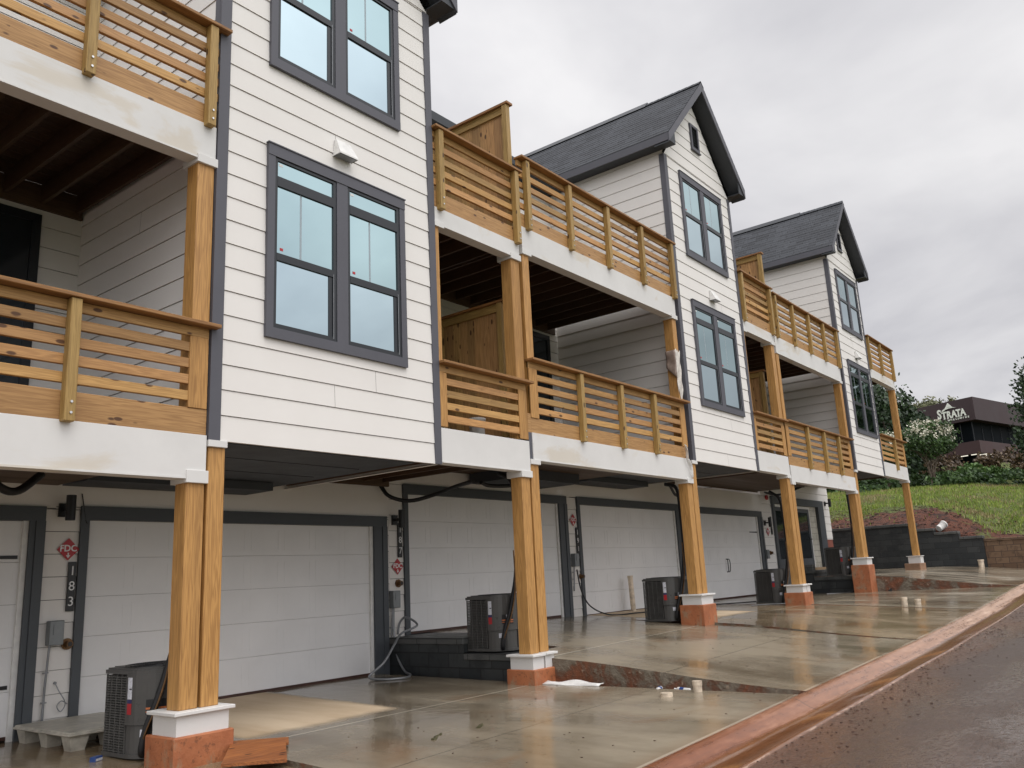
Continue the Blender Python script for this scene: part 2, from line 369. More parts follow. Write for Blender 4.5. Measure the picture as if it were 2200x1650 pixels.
def side_mat():
    m, nt, b = mat('raw_slab_edge'); v = mapping(nt)
    n = noi(nt, v, 3, 6, .65, .6); n2 = noi(nt, v, 14, 5, .65)
    c = ramp(nt, n, [(.36, (.20, .070, .030)), (.48, (.13, .062, .034)), (.56, (.15, .125, .09)), (.68, (.23, .20, .15))])
    c = mixc(nt, maprange(nt, n2, .60, .68, 0, .55), c, (.42, .34, .25))
    L(nt, c, b.inputs['Base Color']); b.inputs['Roughness'].default_value = .6; bump(nt, b, n2, .9, .03); return m
SLABE = side_mat()
def clay_mat():
    m, nt, b = mat('wet_red_clay'); v = mapping(nt)
    n = noi(nt, v, 1.6, 7, .65, .6); n2 = noi(nt, v, 9, 6, .7)
    c = ramp(nt, n, [(.3, (.11, .036, .015)), (.6, (.24, .080, .036)), (.75, (.32, .15, .08))])
    L(nt, c, b.inputs['Base Color']); L(nt, maprange(nt, n, .3, .7, .3, .75), b.inputs['Roughness']); bump(nt, b, n2, .9, .05); return m
CLAY = clay_mat()
def curb_mat():
    m, nt, b = mat('mud_washed_curb'); v = mapping(nt)
    sp = N(nt, 'ShaderNodeSeparateXYZ'); L(nt, v, sp.inputs[0]); x, y = sp.outputs[0], sp.outputs[1]
    st = noi(nt, mapping(nt, (.35, 5, 5)), 1.6, 6, .65, .6); n2 = noi(nt, mapping(nt, (1, 3, 3)), 6, 5, .65)
    t = mul(nt, mul(nt, st, .6), mul(nt, n2, .4), 'ADD')
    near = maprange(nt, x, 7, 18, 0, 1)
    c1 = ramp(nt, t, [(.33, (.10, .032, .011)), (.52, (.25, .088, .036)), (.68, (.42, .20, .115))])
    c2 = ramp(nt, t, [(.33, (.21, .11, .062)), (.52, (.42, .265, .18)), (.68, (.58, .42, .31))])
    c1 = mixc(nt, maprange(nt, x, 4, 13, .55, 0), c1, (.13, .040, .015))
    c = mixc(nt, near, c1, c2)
    gut = maprange(nt, mul(nt, y, mul(nt, st, .12), 'ADD'), -3.60, -3.66, 0, 1, True)
    c = mixc(nt, mul(nt, gut, .8), c, mixc(nt, t, (.085, .032, .012), (.24, .11, .052)))
    pp = N(nt, 'ShaderNodeMath', operation='PINGPONG'); L(nt, mul(nt, x, mul(nt, n2, .05), 'ADD'), pp.inputs[0]); pp.inputs[1].default_value = 1.5
    c = mixc(nt, maprange(nt, pp.outputs[0], .003, .014, .8, 0), c, (.04, .02, .012))
    L(nt, c, b.inputs['Base Color'])
    rr = N(nt, 'ShaderNodeMix', data_type='FLOAT'); L(nt, gut, rr.inputs[0]); L(nt, maprange(nt, t, .35, .65, .22, .42), rr.inputs[2]); rr.inputs[3].default_value = .08
    lip = mul(nt, maprange(nt, y, -3.965, -3.98, 0, .8), maprange(nt, n2, .50, .58, 0, .7)); c = mixc(nt, lip, c, (.50, .34, .24)); L(nt, c, b.inputs['Base Color'])
    L(nt, rr.outputs[0], b.inputs['Roughness']); bump(nt, b, n2, .12, .01); return m
CURB = curb_mat()
def asphalt_mat():
    m, nt, b = mat('wet_asphalt'); v = mapping(nt)
    sp = N(nt, 'ShaderNodeSeparateXYZ'); L(nt, v, sp.inputs[0]); y = sp.outputs[1]
    n = noi(nt, mapping(nt, (.5, 1.3, 1)), .9, 4, .55)
    vo = N(nt, 'ShaderNodeTexVoronoi', Scale=85.); L(nt, v, vo.inputs['Vector']); vo2 = N(nt, 'ShaderNodeTexVoronoi', Scale=30.); L(nt, v, vo2.inputs['Vector'])
    c = ramp(nt, vo.outputs['Distance'], [(.1, (.095, .068, .052)), (.6, (.040, .028, .022))])
    c = mixc(nt, maprange(nt, n, .45, .65, 0, .5), c, (.075, .052, .040))
    c = mixc(nt, maprange(nt, sp.outputs[0], 5, 18, .7, .1), c, (.095, .052, .034))
    mud = mul(nt, maprange(nt, mul(nt, y, mul(nt, n, 1.4), 'ADD'), -4.1, -3.2, 0, 1, True), .85)
    c = mixc(nt, mud, c, (.15, .070, .038))
    gr_ = noi(nt, mapping(nt, (1., 1.5, 1), rot=(0, 0, .3)), 19, 4, .7)
    c = mixc(nt, maprange(nt, gr_, .50, .62, 0, .55), c, (.020, .014, .012))
    L(nt, c, b.inputs['Base Color']); L(nt, maprange(nt, n, .38, .62, .42, .20), b.inputs['Roughness'])
    h = mul(nt, mul(nt, vo.outputs['Distance'], .8), mul(nt, vo2.outputs['Distance'], .5), 'ADD')
    h = mul(nt, h, mul(nt, noi(nt, mapping(nt, (1, 1.6, 1)), 42, 2, .6), 2.0), 'ADD')
    bump(nt, b, h, .5, .02)
    sp1 = noi(nt, mapping(nt, (1., 1.5, 1)), 13, 4, .7); sp2 = noi(nt, mapping(nt, (.5, 1., 1)), 1.1, 4, .6)
    film = mul(nt, maprange(nt, sp1, .50, .60, 1., .15, True), maprange(nt, sp2, .38, .56, 1., .25, True))
    L(nt, film, b.inputs['Coat Weight']); b.inputs['Coat Roughness'].default_value = .10; b.inputs['Coat IOR'].default_value = 1.6; b.inputs['Coat Tint'].default_value = (.95, .84, .76, 1)
    nb = N(nt, 'ShaderNodeBump', Strength=.32, Distance=.015); L(nt, noi(nt, mapping(nt, (1, 1.3, 1)), 14, 4, .7), nb.inputs['Height']); L(nt, nb.outputs[0], b.inputs['Coat Normal']); return m
ASPH = asphalt_mat()
def terrain_mat():
    m, nt, b = mat('hill_clay_and_grass'); v = mapping(nt)
    at = N(nt, 'ShaderNodeAttribute', attribute_name='grass')
    n = noi(nt, v, .9, 7, .65, .5); n2 = noi(nt, v, 12, 6, .7); n3 = noi(nt, v, .25, 4, .5)
    clay = ramp(nt, noi(nt, v, 2.2, 8, .72, .8), [(.36, (.022, .010, .006)), (.47, (.09, .030, .015)), (.56, (.17, .052, .024)), (.64, (.10, .05, .03)), (.72, (.24, .17, .11))])
    gr = ramp(nt, n2, [(.3, (.045, .065, .010)), (.7, (.15, .19, .035))])
    gr = mixc(nt, maprange(nt, n3, .45, .65, 0, .6), gr, (.17, .17, .055))
    gr = mixc(nt, maprange(nt, n, .60, .70, 0, .7), gr, (.25, .20, .10))
    f_ = maprange(nt, mul(nt, at.outputs['Fac'], mul(nt, mul(nt, n, -.5, 'ADD'), 2.6), 'ADD'), .42, .58, 0, 1)
    L(nt, mixc(nt, f_, clay, gr), b.inputs['Base Color']); b.inputs['Roughness'].default_value = .9
    bump(nt, b, mul(nt, n2, noi(nt, v, 3, 6, .7), 'ADD'), 1., .12); return m
TERR = terrain_mat()
def leaf_mat(name, lo, hi, tr=.25):
    m, nt, b = mat(name); rnd, off = isl(nt, 10.)
    n = noi(nt, mapping(nt), 1.2, 4, .6)
    c = ramp(nt, mul(nt, mul(nt, rnd, .5), mul(nt, n, .5), 'ADD'), [(.25, lo), (.75, hi)])
    L(nt, c, b.inputs['Base Color']); b.inputs['Roughness'].default_value = .5
    return m
LDK = leaf_mat('dark_evergreen_leaves', (.010, .024, .010), (.040, .075, .024)); LMD = leaf_mat('mid_green_leaves', (.018, .045, .012), (.07, .13, .030))
LOL = leaf_mat('olive_leaves', (.07, .08, .035), (.19, .19, .095)); LRD = leaf_mat('reddish_shrub_leaves', (.05, .03, .018), (.15, .10, .05))
LBR = leaf_mat('bright_ground_leaves', (.035, .08, .014), (.10, .19, .04)); FLW = leaf_mat('cream_blossom', (.55, .52, .40), (.75, .72, .60))
LGB = leaf_mat('grass_blades', (.08, .135, .012), (.29, .37, .055)); LGY = leaf_mat('straw_blades', (.20, .16, .06), (.34, .27, .13))

# ------------------------------------------------------------------ ground levels (metres, camera height = 0)
def lerp(tab, x):
    if x <= tab[0][0]: return tab[0][1]
    for (a, b), (c, e) in zip(tab, tab[1:]):
        if x <= c: return b+(e-b)*(x-a)/(c-a)
    return tab[-1][1]
ZC = [(-60, -3.6), (-30, -2.9), (0, -1.66), (5.93, -1.43), (7.9, -1.375), (9.6, -1.325), (13.9, -1.21), (19.4, -1.01), (24.2, -.76), (33, -.55), (60, .4), (120, 3)]
zc = lambda x: lerp(ZC, x)
def sheet(name, xs, ys, zf, m, label=None, kind='structure', skirt=None, mats=None):
    mb = MB(); nx, ny = len(xs), len(ys)
    mb.add([(x, y, zf(x, y)) for x in xs for y in ys], [(i*ny+j, (i+1)*ny+j, (i+1)*ny+j+1, i*ny+j+1) for i in range(nx-1) for j in range(ny-1)])
    if skirt:
        ring = [(x, ys[0]) for x in xs]+[(xs[-1], y) for y in ys[1:]]+[(x, ys[-1]) for x in xs[::-1][1:]]+[(xs[0], y) for y in ys[::-1][1:-1]]
        n = len(ring)
        mb.add([(x, y, zf(x, y)) for x, y in ring]+[(x, y, zf(x, y)-skirt) for x, y in ring], [(i, (i+1) % n, n+(i+1) % n, n+i) for i in range(n)], 1)
    o = mb.build(name, mats or [m], fixn=False)
    bm = bmesh.new(); bm.from_mesh(o.data); bmesh.ops.remove_doubles(bm, verts=bm.verts[:], dist=.0005); bmesh.ops.recalc_face_normals(bm, faces=bm.faces[:])
    if bm.faces[:] and sum(fc.normal.z for fc in bm.faces) < 0: bmesh.ops.reverse_faces(bm, faces=bm.faces[:])
    bm.to_mesh(o.data); bm.free()
    return tag(o, kind=kind)
def rng(a, b, st):
    n = max(1, int(round((b-a)/st))); return [a+(b-a)*i/n for i in range(n+1)]
# street and curb
def zstreet(x, y):
    t = -y-4.0
    return zc(x)-.088+.018*min(t, 4)-.006*max(0, t-4)
sheet('street', rng(-60, 120, 1.0), [-14, -11, -8, -6, -5, -4.4, -3.99], zstreet, ASPH)
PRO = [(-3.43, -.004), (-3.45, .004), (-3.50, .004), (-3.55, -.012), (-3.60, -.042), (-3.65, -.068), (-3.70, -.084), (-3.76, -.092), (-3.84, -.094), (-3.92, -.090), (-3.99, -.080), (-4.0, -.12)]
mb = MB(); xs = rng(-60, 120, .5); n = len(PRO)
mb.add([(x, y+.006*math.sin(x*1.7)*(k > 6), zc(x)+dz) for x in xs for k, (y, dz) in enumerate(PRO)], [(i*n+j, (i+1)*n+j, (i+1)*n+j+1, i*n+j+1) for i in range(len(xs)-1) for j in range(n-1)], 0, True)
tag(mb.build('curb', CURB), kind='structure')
# driveway slabs: level at garage wall, at the columns and at the curb
def drive(x0, x1, zw, z0a, z0b, m, thick=.14, y1=3.0, ycut=None):
    def zf(x, y):
        t = (x-x0)/(x1-x0); z0 = z0a+(z0b-z0a)*t
        if y >= 0:
            s = y/3.0; return z0+(zw-z0)*s
        s = -y/3.43; s2 = s*s*(3-2*s)*.5+s*.5
        return z0+(zc(x)-.004-z0)*s2
    ys = [-3.43, -3.2, -2.8, -2.3, -1.8, -1.2, -.6, 0]+([ycut] if ycut else [.6, 1.2, 1.8, 2.4, y1])
    sheet('driveway', rng(x0, x1, .6), ys, zf, m, skirt=thick, mats=[m, SLABE]); return zf
WC = wet_concrete('wet_driveway_concrete', dry=(5.15, 7.10)); WC2 = wet_concrete('wet_grey_concrete'); WC3 = wet_concrete('brown_wet_concrete', dry=(14.9, 17.2), brown=1.)
WC0 = wet_concrete('muddy_wet_concrete', brown=1.)
drive(-10, -.4, -1.7, -1.8, -1.6, WC2)
d0 = drive(-.35, 5.05, -1.39, -1.42, -1.40, WC0); d1 = drive(4.72, 9.28, -1.30, -1.345, -1.34, WC)
d2 = drive(10.4, 14.28, -.775, -1.02, -.945, WC2, thick=.3)
d2b = drive(9.5, 10.4, -.775, -1.04, -1.02, WC2, thick=.42, ycut=.44)
d3 = drive(14.36, 19.16, -.80, -.915, -.875, WC3, thick=.2); d4 = drive(19.24, 24.1, -.80, -.865, -.80, WC2, thick=.2)
d5 = drive(24.4, 33, -.30, -.40, -.31, WC2, thick=.45)
# red clay showing between and under the slabs
def zclay(x, y):
    b = lerp([(-60, -4.0), (-10, -2.1), (0, -1.75), (9.2, -1.44), (9.35, -1.42), (9.6, -1.45), (14.2, -1.1), (14.4, -1.06), (24, -1.0), (24.3, -.95), (33, -.6)], x)
    if y < -1: b = min(b, zc(x)-.07-.03*(y+3.4 < 1))
    return b+.02*noise.noise(Vector((x*3, y*3, 0)))
sheet('clay_ground', rng(-60, 33.2, .35), [-3.5, -3.2, -2.8, -2.3, -1.8, -1.2, -.6, 0, .6, 1.2, 2, 3, 5, 9, 14], zclay, CLAY)

def hz(x, y):
    base = lerp([(33.3, 0), (36, .55), (40, 1.25), (45, 1.95), (50, 2.55), (55, 3.0), (62, 4.1), (72, 5.6), (120, 7.5), (400, 9)], x)
    side = lerp([(-300, -2.5), (-14, -2.0), (-4.4, -1.0), (-3.2, .35), (-1.3, .45), (0, .80), (2, 1.05), (6, 1.2), (20, 1.6)], y)
    if y < -3.2: base *= max(.45, 1+(y+3.2)*.2)
    mound = .55*math.exp(-((y+.2-(x-33)*.12)/2.2)**2)*math.exp(-((x-36)/3)**2)
    return side+base+mound*.6+.10*noise.noise(Vector((x*.35, y*.35, 3)))+.04*noise.noise(Vector((x*1.5, y*1.5, 1)))
def grassf(x, y):
    # bare clay above the wall, wider to the left; grass from there up
    ed = lerp([(-14, 33.3), (-3, 33.4), (-2, 33.6), (-1, 34.6), (0, 36.4), (1.2, 37.6), (3, 36.9), (6, 36.3), (20, 36)], y-(x-34)*.10)
    return max(0, min(1, .5+(x-ed)*.28))

# ------------------------------------------------------------------ building parts
_jr = random.Random(77)
def lap(mb, ax, a0, a1, out, z0, z1, base, sgn=-1, e=.249, clip=None):
    """lap boards on a plane; ax 'x': wall runs along X at y=out facing -Y; ax 'y': wall runs along Y at x=out facing sgn X"""
    k = math.floor((z0-base)/e); z = base+k*e
    def P(a, o, zz):
        return (a, out-o, zz) if ax == 'x' else (out+sgn*o, a, zz)
    while z < z1-1e-6:
        b0, b1 = max(z, z0), min(z+e, z1)
        if b1-b0 > .01:
            A0, A1 = (a0, a1) if clip is None else clip(b0)
            B0, B1 = (a0, a1) if clip is None else clip(b1)
            if A1-A0 > .02:
                o0 = .017; o1 = .007
                g = .0065
                pts = [(A0, o0, b0), (A1, o0, b0), (B1, o1, b1-g), (B0, o1, b1-g)]
                mb.add([P(*p) for p in pts], [(0, 1, 2, 3)])
                # groove above the board, its dark slot, and the bottom edge of this board
                mb.add([P(A0, o0, b0), P(A1, o0, b0), P(A1, -.03, b0+.002), P(A0, -.03, b0+.002)], [(0, 1, 2, 3)])
                mb.add([P(B0, o1, b1-g), P(B1, o1, b1-g), P(B1, -.03, b1-g+.001), P(B0, -.03, b1-g+.001)], [(0, 1, 2, 3)])
                mb.add([P(B0, -.029, b1-g-.002), P(B1, -.029, b1-g-.002), P(B1, -.029, b1+.004), P(B0, -.029, b1+.004)], [(0, 1, 2, 3)], 1)
            if A1-A0 > 2.2 and A1 == B1 and b1-b0 > .15 and _jr.random() < .45:
                q = A0+(A1-A0)*_jr.uniform(.2, .8)
                mb.add([P(q, .0176, b0+.001), P(q+.0035, .0176, b0+.001), P(q+.0035, .0076, b1-g), P(q, .0076, b1-g)], [(0, 1, 2, 3)], 1)
        z += e
    return mb
GAP = simple('shadow_gap_caulk', (.03, .028, .026), .9, .1)
def bolts(mb, x, y, zs, mi=1):
    for z in zs: mb.tube([(x, y, z), (x, y-.010, z)], .011, 8, mi)
def railing(parent, x0, x1, zt, zcap, posts, front, side_jamb, label=None, endposts=()):
    """balcony railing on the facade: cap, slats, posts"""
    e = empty_part('railing', parent)
    c = MB().bev(x0-.02, x1+.06, -.115, .05, zcap-.036, zcap, .005); c.build('cap_rail', WCAP, e)
    s = MB(); top = zcap-.036
    s.bev(x0, x1, -.002, .036, top-.095, top-.003, .004)
    H = top-.095-zt; g = (H-4*.09)/5
    for k in range(4):
        z = zt+g+k*(g+.09)
        # boards are butt-jointed somewhere along the length
        xs = [x0, x1]
        if x1-x0 > 3: xs = [x0, x0+(x1-x0)*random.choice((.24, .48, .72)), x1]
        for a, b in zip(xs, xs[1:]): s.bev(a+.001, b-.001, -.002+random.uniform(-.002, .002), .036, z, z+.09, .004)
    s.build('slats', WX, e)
    for (px, pz0) in posts:
        p = MB().bev(px-.045, px+.045, -.094, -.004, pz0, top-.004, .006); bolts(p, px+.004, -.094, (pz0+.07, pz0+.16)); p.build('post', [WZG, SILV], e)
    for (px, wdt, pz0) in side_jamb:
        MB().bev(px, px+wdt, -.012, .024, pz0, top-.1, .003).build('jamb_board', WZ, e)
    return e
def empty_part(name, parent):
    o = bpy.data.objects.new(name, None); COL.objects.link(o); o.parent = parent; o.empty_display_size = .1; return o
def column(parent, x0, x1, z0, z1, y0=.0, wdt=.19, name='column'):
    o = MB().bev(x0, x1, y0, y0+wdt, z0, z1, .007).build(name, WZ, parent); return o
def deck(parent, x0, x1, zb, zf, zu=None, back=2.85, stain=True, wood_band=None, name='deck_beam', joist_z=None):
    """zb..zf: white beam; wood_band top; joists and boards behind"""
    MB().bev(x0, x1, -.014, .15, zb+.016, zf, .003).box(x0, x1, -.019, .15, zb, zb+.018).build(name, BST if stain else BRD, parent)
    top = zf
    if wood_band:
        MB().bev(x0, x1, 0, .04, zf, wood_band, .004).build('rim_board', WXR, parent); top = wood_band
    j = MB(); x = x0+.05; jt = top-.045 if wood_band is None else top-.05; jb = max(zb+.10, jt-.235)
    while x < x1-.04:
        j.box(x, x+.038, .155, back-.01, jb, jt); x += .405
    j.build('joists', WY, parent)
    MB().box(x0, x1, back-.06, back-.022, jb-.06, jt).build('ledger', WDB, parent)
    b = MB(); y = .045
    while y < back-.06:
        b.box(x0+.003, x1-.003, y, y+.138, jt+.002, jt+.03); y += .145
    b.build('deck_boards', WDB, parent)
    return jt+.03
def window(parent, x0, x1, z0, z1, transom):
    wn = empty_part('window', parent); Y0 = -.022
    t = MB(); W = .088; TB = .11
    t.box(x0, x1, -.052, -.0, z0, z0+TB); t.box(x0, x1, -.056, -.0, z1-.13, z1); t.box(x0, x0+W, -.050, -.0, z0+TB, z1-.13); t.box(x1-W, x1, -.050, -.0, z0+TB, z1-.13)
    xm = (x0+x1)/2+.01; t.box(xm-.085, xm+.075, -.048, -.0, z0+TB, z1-.13)
    t.box(x0-.01, x1+.01, -.066, -.0, z1-.001, z1+.012)
    t.build('window_trim', TRIM, wn)
    zi0, zi1 = z0+TB, z1-.13
    for (a, b) in ((x0+W, xm-.085), (xm+.075, x1-W)):
        fr = MB(); fw = .045
        fr.box(a, b, -.040, -.0, zi0, zi0+.05); fr.box(a, b, -.040, -.0, zi1-.035, zi1); fr.box(a, a+fw-.008, -.040, -.0, zi0+.05, zi1-.035); fr.box(b-fw, b, -.040, -.0, zi0+.05, zi1-.035)
        zt = zi1
        if transom:
            zt = z1-.40; fr.box(a+.037, b-fw, -.043, -.0, zt-.055, zt+.055)
        zm = zi0+(zt-zi0)*.475 if transom else zi0+(zi1-zi0)*.52
        fr.box(a+.037, b-fw, -.042, -.0, zm-.035, zm+.045)
        # lower sash stands in, with a wider right stile
        fr.box(b-fw-.06, b-fw+.001, -.030, -.0, zi0+.05, zm-.035)
        fr.build('frame', FRM, wn)
        fo = MB().box(b-fw-.004, b-fw+.003, -.043, -.04, zi0+.03, zm); fo.build('sash_track', CONDU, wn)
        ztop = (zt-.055) if transom else zi1-.035
        MB().box(a+.037, b-fw, -.024, -.01, zm+.045, ztop).build('upper_pane', GLS, wn)
        MB().box(a+.037, b-fw-.06, -.0225, -.008, zi0+.05, zm-.035).build('lower_pane', GLP, wn)
        if transom: MB().box(a+.037, b-fw, -.024, -.01, zt+.055, zi1-.035).build('transom_pane', GLS, wn)
        s = MB(); s.box(a+.37*(b-a)+.03, a+.37*(b-a)+.055, -.0246, -.0243, zm+.05, ztop-.005)
        s.build('blind_edge', BLIND, wn)
        MB().box(a+.085, a+.125, -.0265, -.0246, zm+.085, zm+.115).build('pane_sticker', RED, wn)
        if transom: MB().box(a+.06, a+.11, -.0265, -.0246, zi1-.085, zi1-.058).build('pane_sticker', PLW, wn)
    return wn
def garage_door(parent, x0, x1, z0, z1, ins=.0, hinges=False, handle=False):
    g = empty_part('garage_door', parent); Y = 3.02
    sec = (z1-z0)/5
    p = MB()
    for k in range(5):
        a, b = z0+k*sec, z0+(k+1)*sec
        p.bev(x0+.002, x1-.002, Y, Y+.05, a+.0012, b-.0012, .0025)
        n = max(3, round((x1-x0)/.55)); w_ = (x1-x0)/n
        for i in range(n):
            xa, xb = x0+i*w_+.05, x0+(i+1)*w_-.05; za, zb2 = a+.075, b-.075; t = .010; y = Y-.0025
            p.box(xa, xb, y, Y+.001, za, za+t); p.box(xa, xb, y, Y+.001, zb2-t, zb2); p.box(xa, xa+t, y, Y+.001, za+t, zb2-t); p.box(xb-t, xb, y, Y+.001, za+t, zb2-t)
    p.build('door_sections', DOORW, g)
    MB().box(x0, x1, Y-.005, Y+.03, z0-.035, z0+.002).build('bottom_seal', simple_seal, g)
    if hinges:
        h = MB()
        for z in hinges: h.prism([(x1-.55, Y-.012, z-.012), (x1-.03, Y-.012, z-.02), (x1-.03, Y-.012, z+.02), (x1-.55, Y-.012, z+.012)], (0, .01, 0))
        h.build('strap_hinge', BLK, g)
    if handle:
        h = MB()
        for s_ in (-1, 1):
            h.tube(sm([(handle+.05*s_, Y-.004, -.10), (handle+.05*s_, Y-.05, -.08), (handle+.07*s_, Y-.06, .10), (handle+.05*s_, Y-.05, .22), (handle+.05*s_, Y-.004, .24)], 4), .012, 6)
        h.build('handle', BLK, g)
def door_trim(parent, x0, x1, zb, z1, wl=.10, wr=.27, top=.16):
    # frame: left board, right board with deep jamb, head
    t = MB(); t.box(x0, x1, 2.945, 3.075, z1-top, z1); t.box(x0, x0+wl, 2.95, 3.075, zb, z1-top); t.box(x1-wr, x1, 2.95, 3.075, zb, z1-top)
    if wr > .15: t.box(x1-.10, x1+.001, 2.935, 2.95, zb, z1-top)
    t.build('door_trim', TRIMD, parent)
    MB().box(x1-wr-.055, x1-wr, 2.985, 3.02, zb, z1-top).build('jamb', PLW, parent)
simple_seal = simple('brown_rubber_seal', (.06, .025, .018), .5, .3)

def bay_house(n, xa, xb, xe, zb, labels, yroof=9.0, last=False):
    """gabled bay between xa and xb, short decks from xb to xe"""
    H = empty('townhouse', (xa, 0, zb-2.8), labels, 'townhouse', 'gabled townhouses of the row')
    # bay siding
    s = MB(); zp = zb+6.2
    xc = (xa+xb)/2; pk = zb+8.0
    def gable(z):
        if z <= zp: return xa, xb
        t = (z-zp)/(pk-zp); return xa+(xc-xa)*t, xb-(xb-xc)*t
    lap(s, 'x', xa, xb, 0., zb, zp, zb); lap(s, 'x', xa, xb, 0., zp, pk-.02, zb, clip=gable)
    s.build('front_siding', [SID, GAP], H)
    s = MB(); lap(s, 'y', .005, yroof-2, xa, zb, zb+6.3, zb, -1); s.build('side_siding', [SID, GAP], H)
    s = MB(); lap(s, 'y', .005, yroof-2, xb, zb, zb+6.3, zb, 1); s.build('side_siding', [SID, GAP], H)
    t = MB(); t.box(xa-.022, xa+.10, -.028, .004, zb, zp+.0); t.box(xa-.024, xa-.0, .004, .085, zb, zp)
    t.build('corner_trim', TRIM, H)
    t = MB(); t.box(xb-.09, xb+.022, -.028, .004, zb, zp); t.box(xb, xb+.024, .004, .085, zb, zp); t.build('corner_trim', TRIM, H)
    # underside
    b = MB(); b.box(xa, xa+2.72, .03, 2.9, zb-.012, zb+.03)
    for yy in (.75, 1.6): b.box(xa, xa+2.5, yy, yy+.012, zb-.018, zb-.012)
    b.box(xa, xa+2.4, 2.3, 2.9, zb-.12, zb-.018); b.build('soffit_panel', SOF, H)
    j = MB(); x = xa+2.80
    while x < xb: j.box(x, x+.04, .04, 2.9, zb+.04, zb+.2); x += .13
    j.box(xa+2.7, xb-.01, .04, 2.9, zb+.2, zb+.22); j.build('joists', WY, H)
    window(H, xa+.57, xa+.57+2.0, zb+1.107, zb+3.25, True)
    window(H, xa+.58, xa+.58+1.95, zb+4.19, zb+6.03, False)
    # dryer hood
    hx, hz = xa+1.46, zb+3.44
    h = MB(); h.add([(hx+.03, -.02, hz+.22), (hx+.24, -.02, hz+.22), (hx+.27, -.15, hz), (hx, -.15, hz), (hx+.03, -.045, hz+.22), (hx+.24, -.045, hz+.22), (hx+.27, -.02, hz), (hx, -.02, hz), (hx+.27, -.15, hz+.02), (hx, -.15, hz+.02)],
                    [(0, 1, 5, 4), (4, 5, 8, 9), (9, 8, 2, 3), (1, 6, 2, 8, 5), (0, 4, 9, 3, 7)])
    h.box(hx+.01, hx+.26, -.13, -.022, hz+.004, hz+.01, 1); h.build('vent_hood', [PLW, CONDU], H)
    if n >= 2: MB().tube([(hx-.18, -.015, hz+.62), (hx-.10, -.09, hz+.63), (hx-.02, -.13, hz+.62)], .012, 6).build('pipe_stub', PLW, H)
    # gable louvre
    g = MB(); gx0, gx1, gz0, gz1 = xc-.185, xc+.185, zb+6.83, zb+7.44
    g.box(gx0, gx1, -.05, -.0, gz0, gz0+.06); g.box(gx0, gx1, -.05, 0, gz1-.06, gz1); g.box(gx0, gx0+.06, -.05, 0, gz0+.06, gz1-.06); g.box(gx1-.06, gx1, -.05, 0, gz0+.06, gz1-.06)
    g.box(gx0-.02, gx1+.02, -.065, 0, gz0-.025, gz0); g.build('gable_vent', TRIM, H)
    g = MB(); g.box(gx0+.06, gx1-.06, -.022, -.018, gz0+.06, gz1-.06)
    z = gz0+.09
    while z < gz1-.07: g.obox(((gx0+gx1)/2, -.032, z), ((gx1-gx0)/2-.06, 0, 0), (0, .012, .012), (0, -.002, .002)); z += .062
    g.build('vent_louvres', FRM, H)
    # roof: two slopes, overhang .3 each way
    ov = .30; yf = -.32; sl_ = (zb+8.38-(zb+6.45))/(xc-(xa-ov)); tx0, tx1 = xa-ov, xb+ov; zt = zb+6.45; zpk = zb+8.38
    rf = MB()
    for sgn, tx in ((-1, tx0), (1, tx1)):
        nx = 12
        P = []
        nrow = 18
        for k in range(nrow):
            t0, t1 = k/nrow, (k+1)/nrow
            # each shingle course lifts a little at its lower edge
            x_0, z_0 = tx+(xc-tx)*t0, zt+(zpk-zt)*t0; x_1, z_1 = tx+(xc-tx)*t1, zt+(zpk-zt)*t1
            rf.add([(x_0, yf, z_0+.014), (x_0, yroof, z_0+.014), (x_1, yroof, z_1+.002), (x_1, yf, z_1+.002), (x_0, yf, z_0-.004), (x_0, yroof, z_0-.004)], [(0, 1, 2, 3), (4, 5, 1, 0)])
    rf.build('roof', SHG, H)
    rc = MB()
    y = yf
    while y < yroof-.2:
        for sgn, tx in ((-1, tx0), (1, tx1)):
            dxn = (tx-xc)/abs(tx-xc)
            rc.add([(xc, y, zpk+.03), (xc, y+.2, zpk+.022), (xc+dxn*.13, y+.2, zpk-.12+.022), (xc+dxn*.13, y, zpk-.12+.03)], [(0, 1, 2, 3)])
        y += .17
    rc.build('ridge_cap', SHG, H)
    if n >= 1: MB().prism([(xc-.15, 1.0, zpk-.11), (xc, 1.0, zpk+.06), (xc+.15, 1.0, zpk-.11)], (0, 6.4, 0)).build('ridge_vent', FRM, H)
    fa = MB()
    # eave fascias along Y, rake boards at the front
    for sgn, tx in ((-1, tx0), (1, tx1)):
        fa.box(tx, tx-sgn*.03, yf+.02, yroof, zt-.165, zt-.008)
        # rake board: parallelogram in XZ
        fa.prism([(tx, yf, zt-.01), (xc, yf, zpk-.01), (xc, yf, zpk-.22), (tx, yf, zt-.20)], (0, .025, 0))
    fa.build('fascia', TRIM, H)
    so_ = MB()
    for sgn, tx, wx in ((-1, tx0, xa), (1, tx1, xb)):
        so_.box(tx-sgn*.03, wx+sgn*.0, yf+.02, yroof-.5, zt-.165, zt-.15)      # boxed eave
        # sloping soffit under the front overhang
        so_.prism([(tx-sgn*.0, yf+.025, zt-.20), (xc, yf+.025, zpk-.205), (xc, yf+.025, zpk-.225), (tx, yf+.025, zt-.215)], (0, .315, 0))
        so_.prism([(wx, yf+.022, zt-.148), (tx-sgn*.03, yf+.022, zt-.148), (tx-sgn*.03, yf+.022, zt-.04), (wx, yf+.022, zt+.22)], (0, .02, 0))
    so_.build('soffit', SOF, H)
    # party column pair carries the bay: one column at xa
    return H
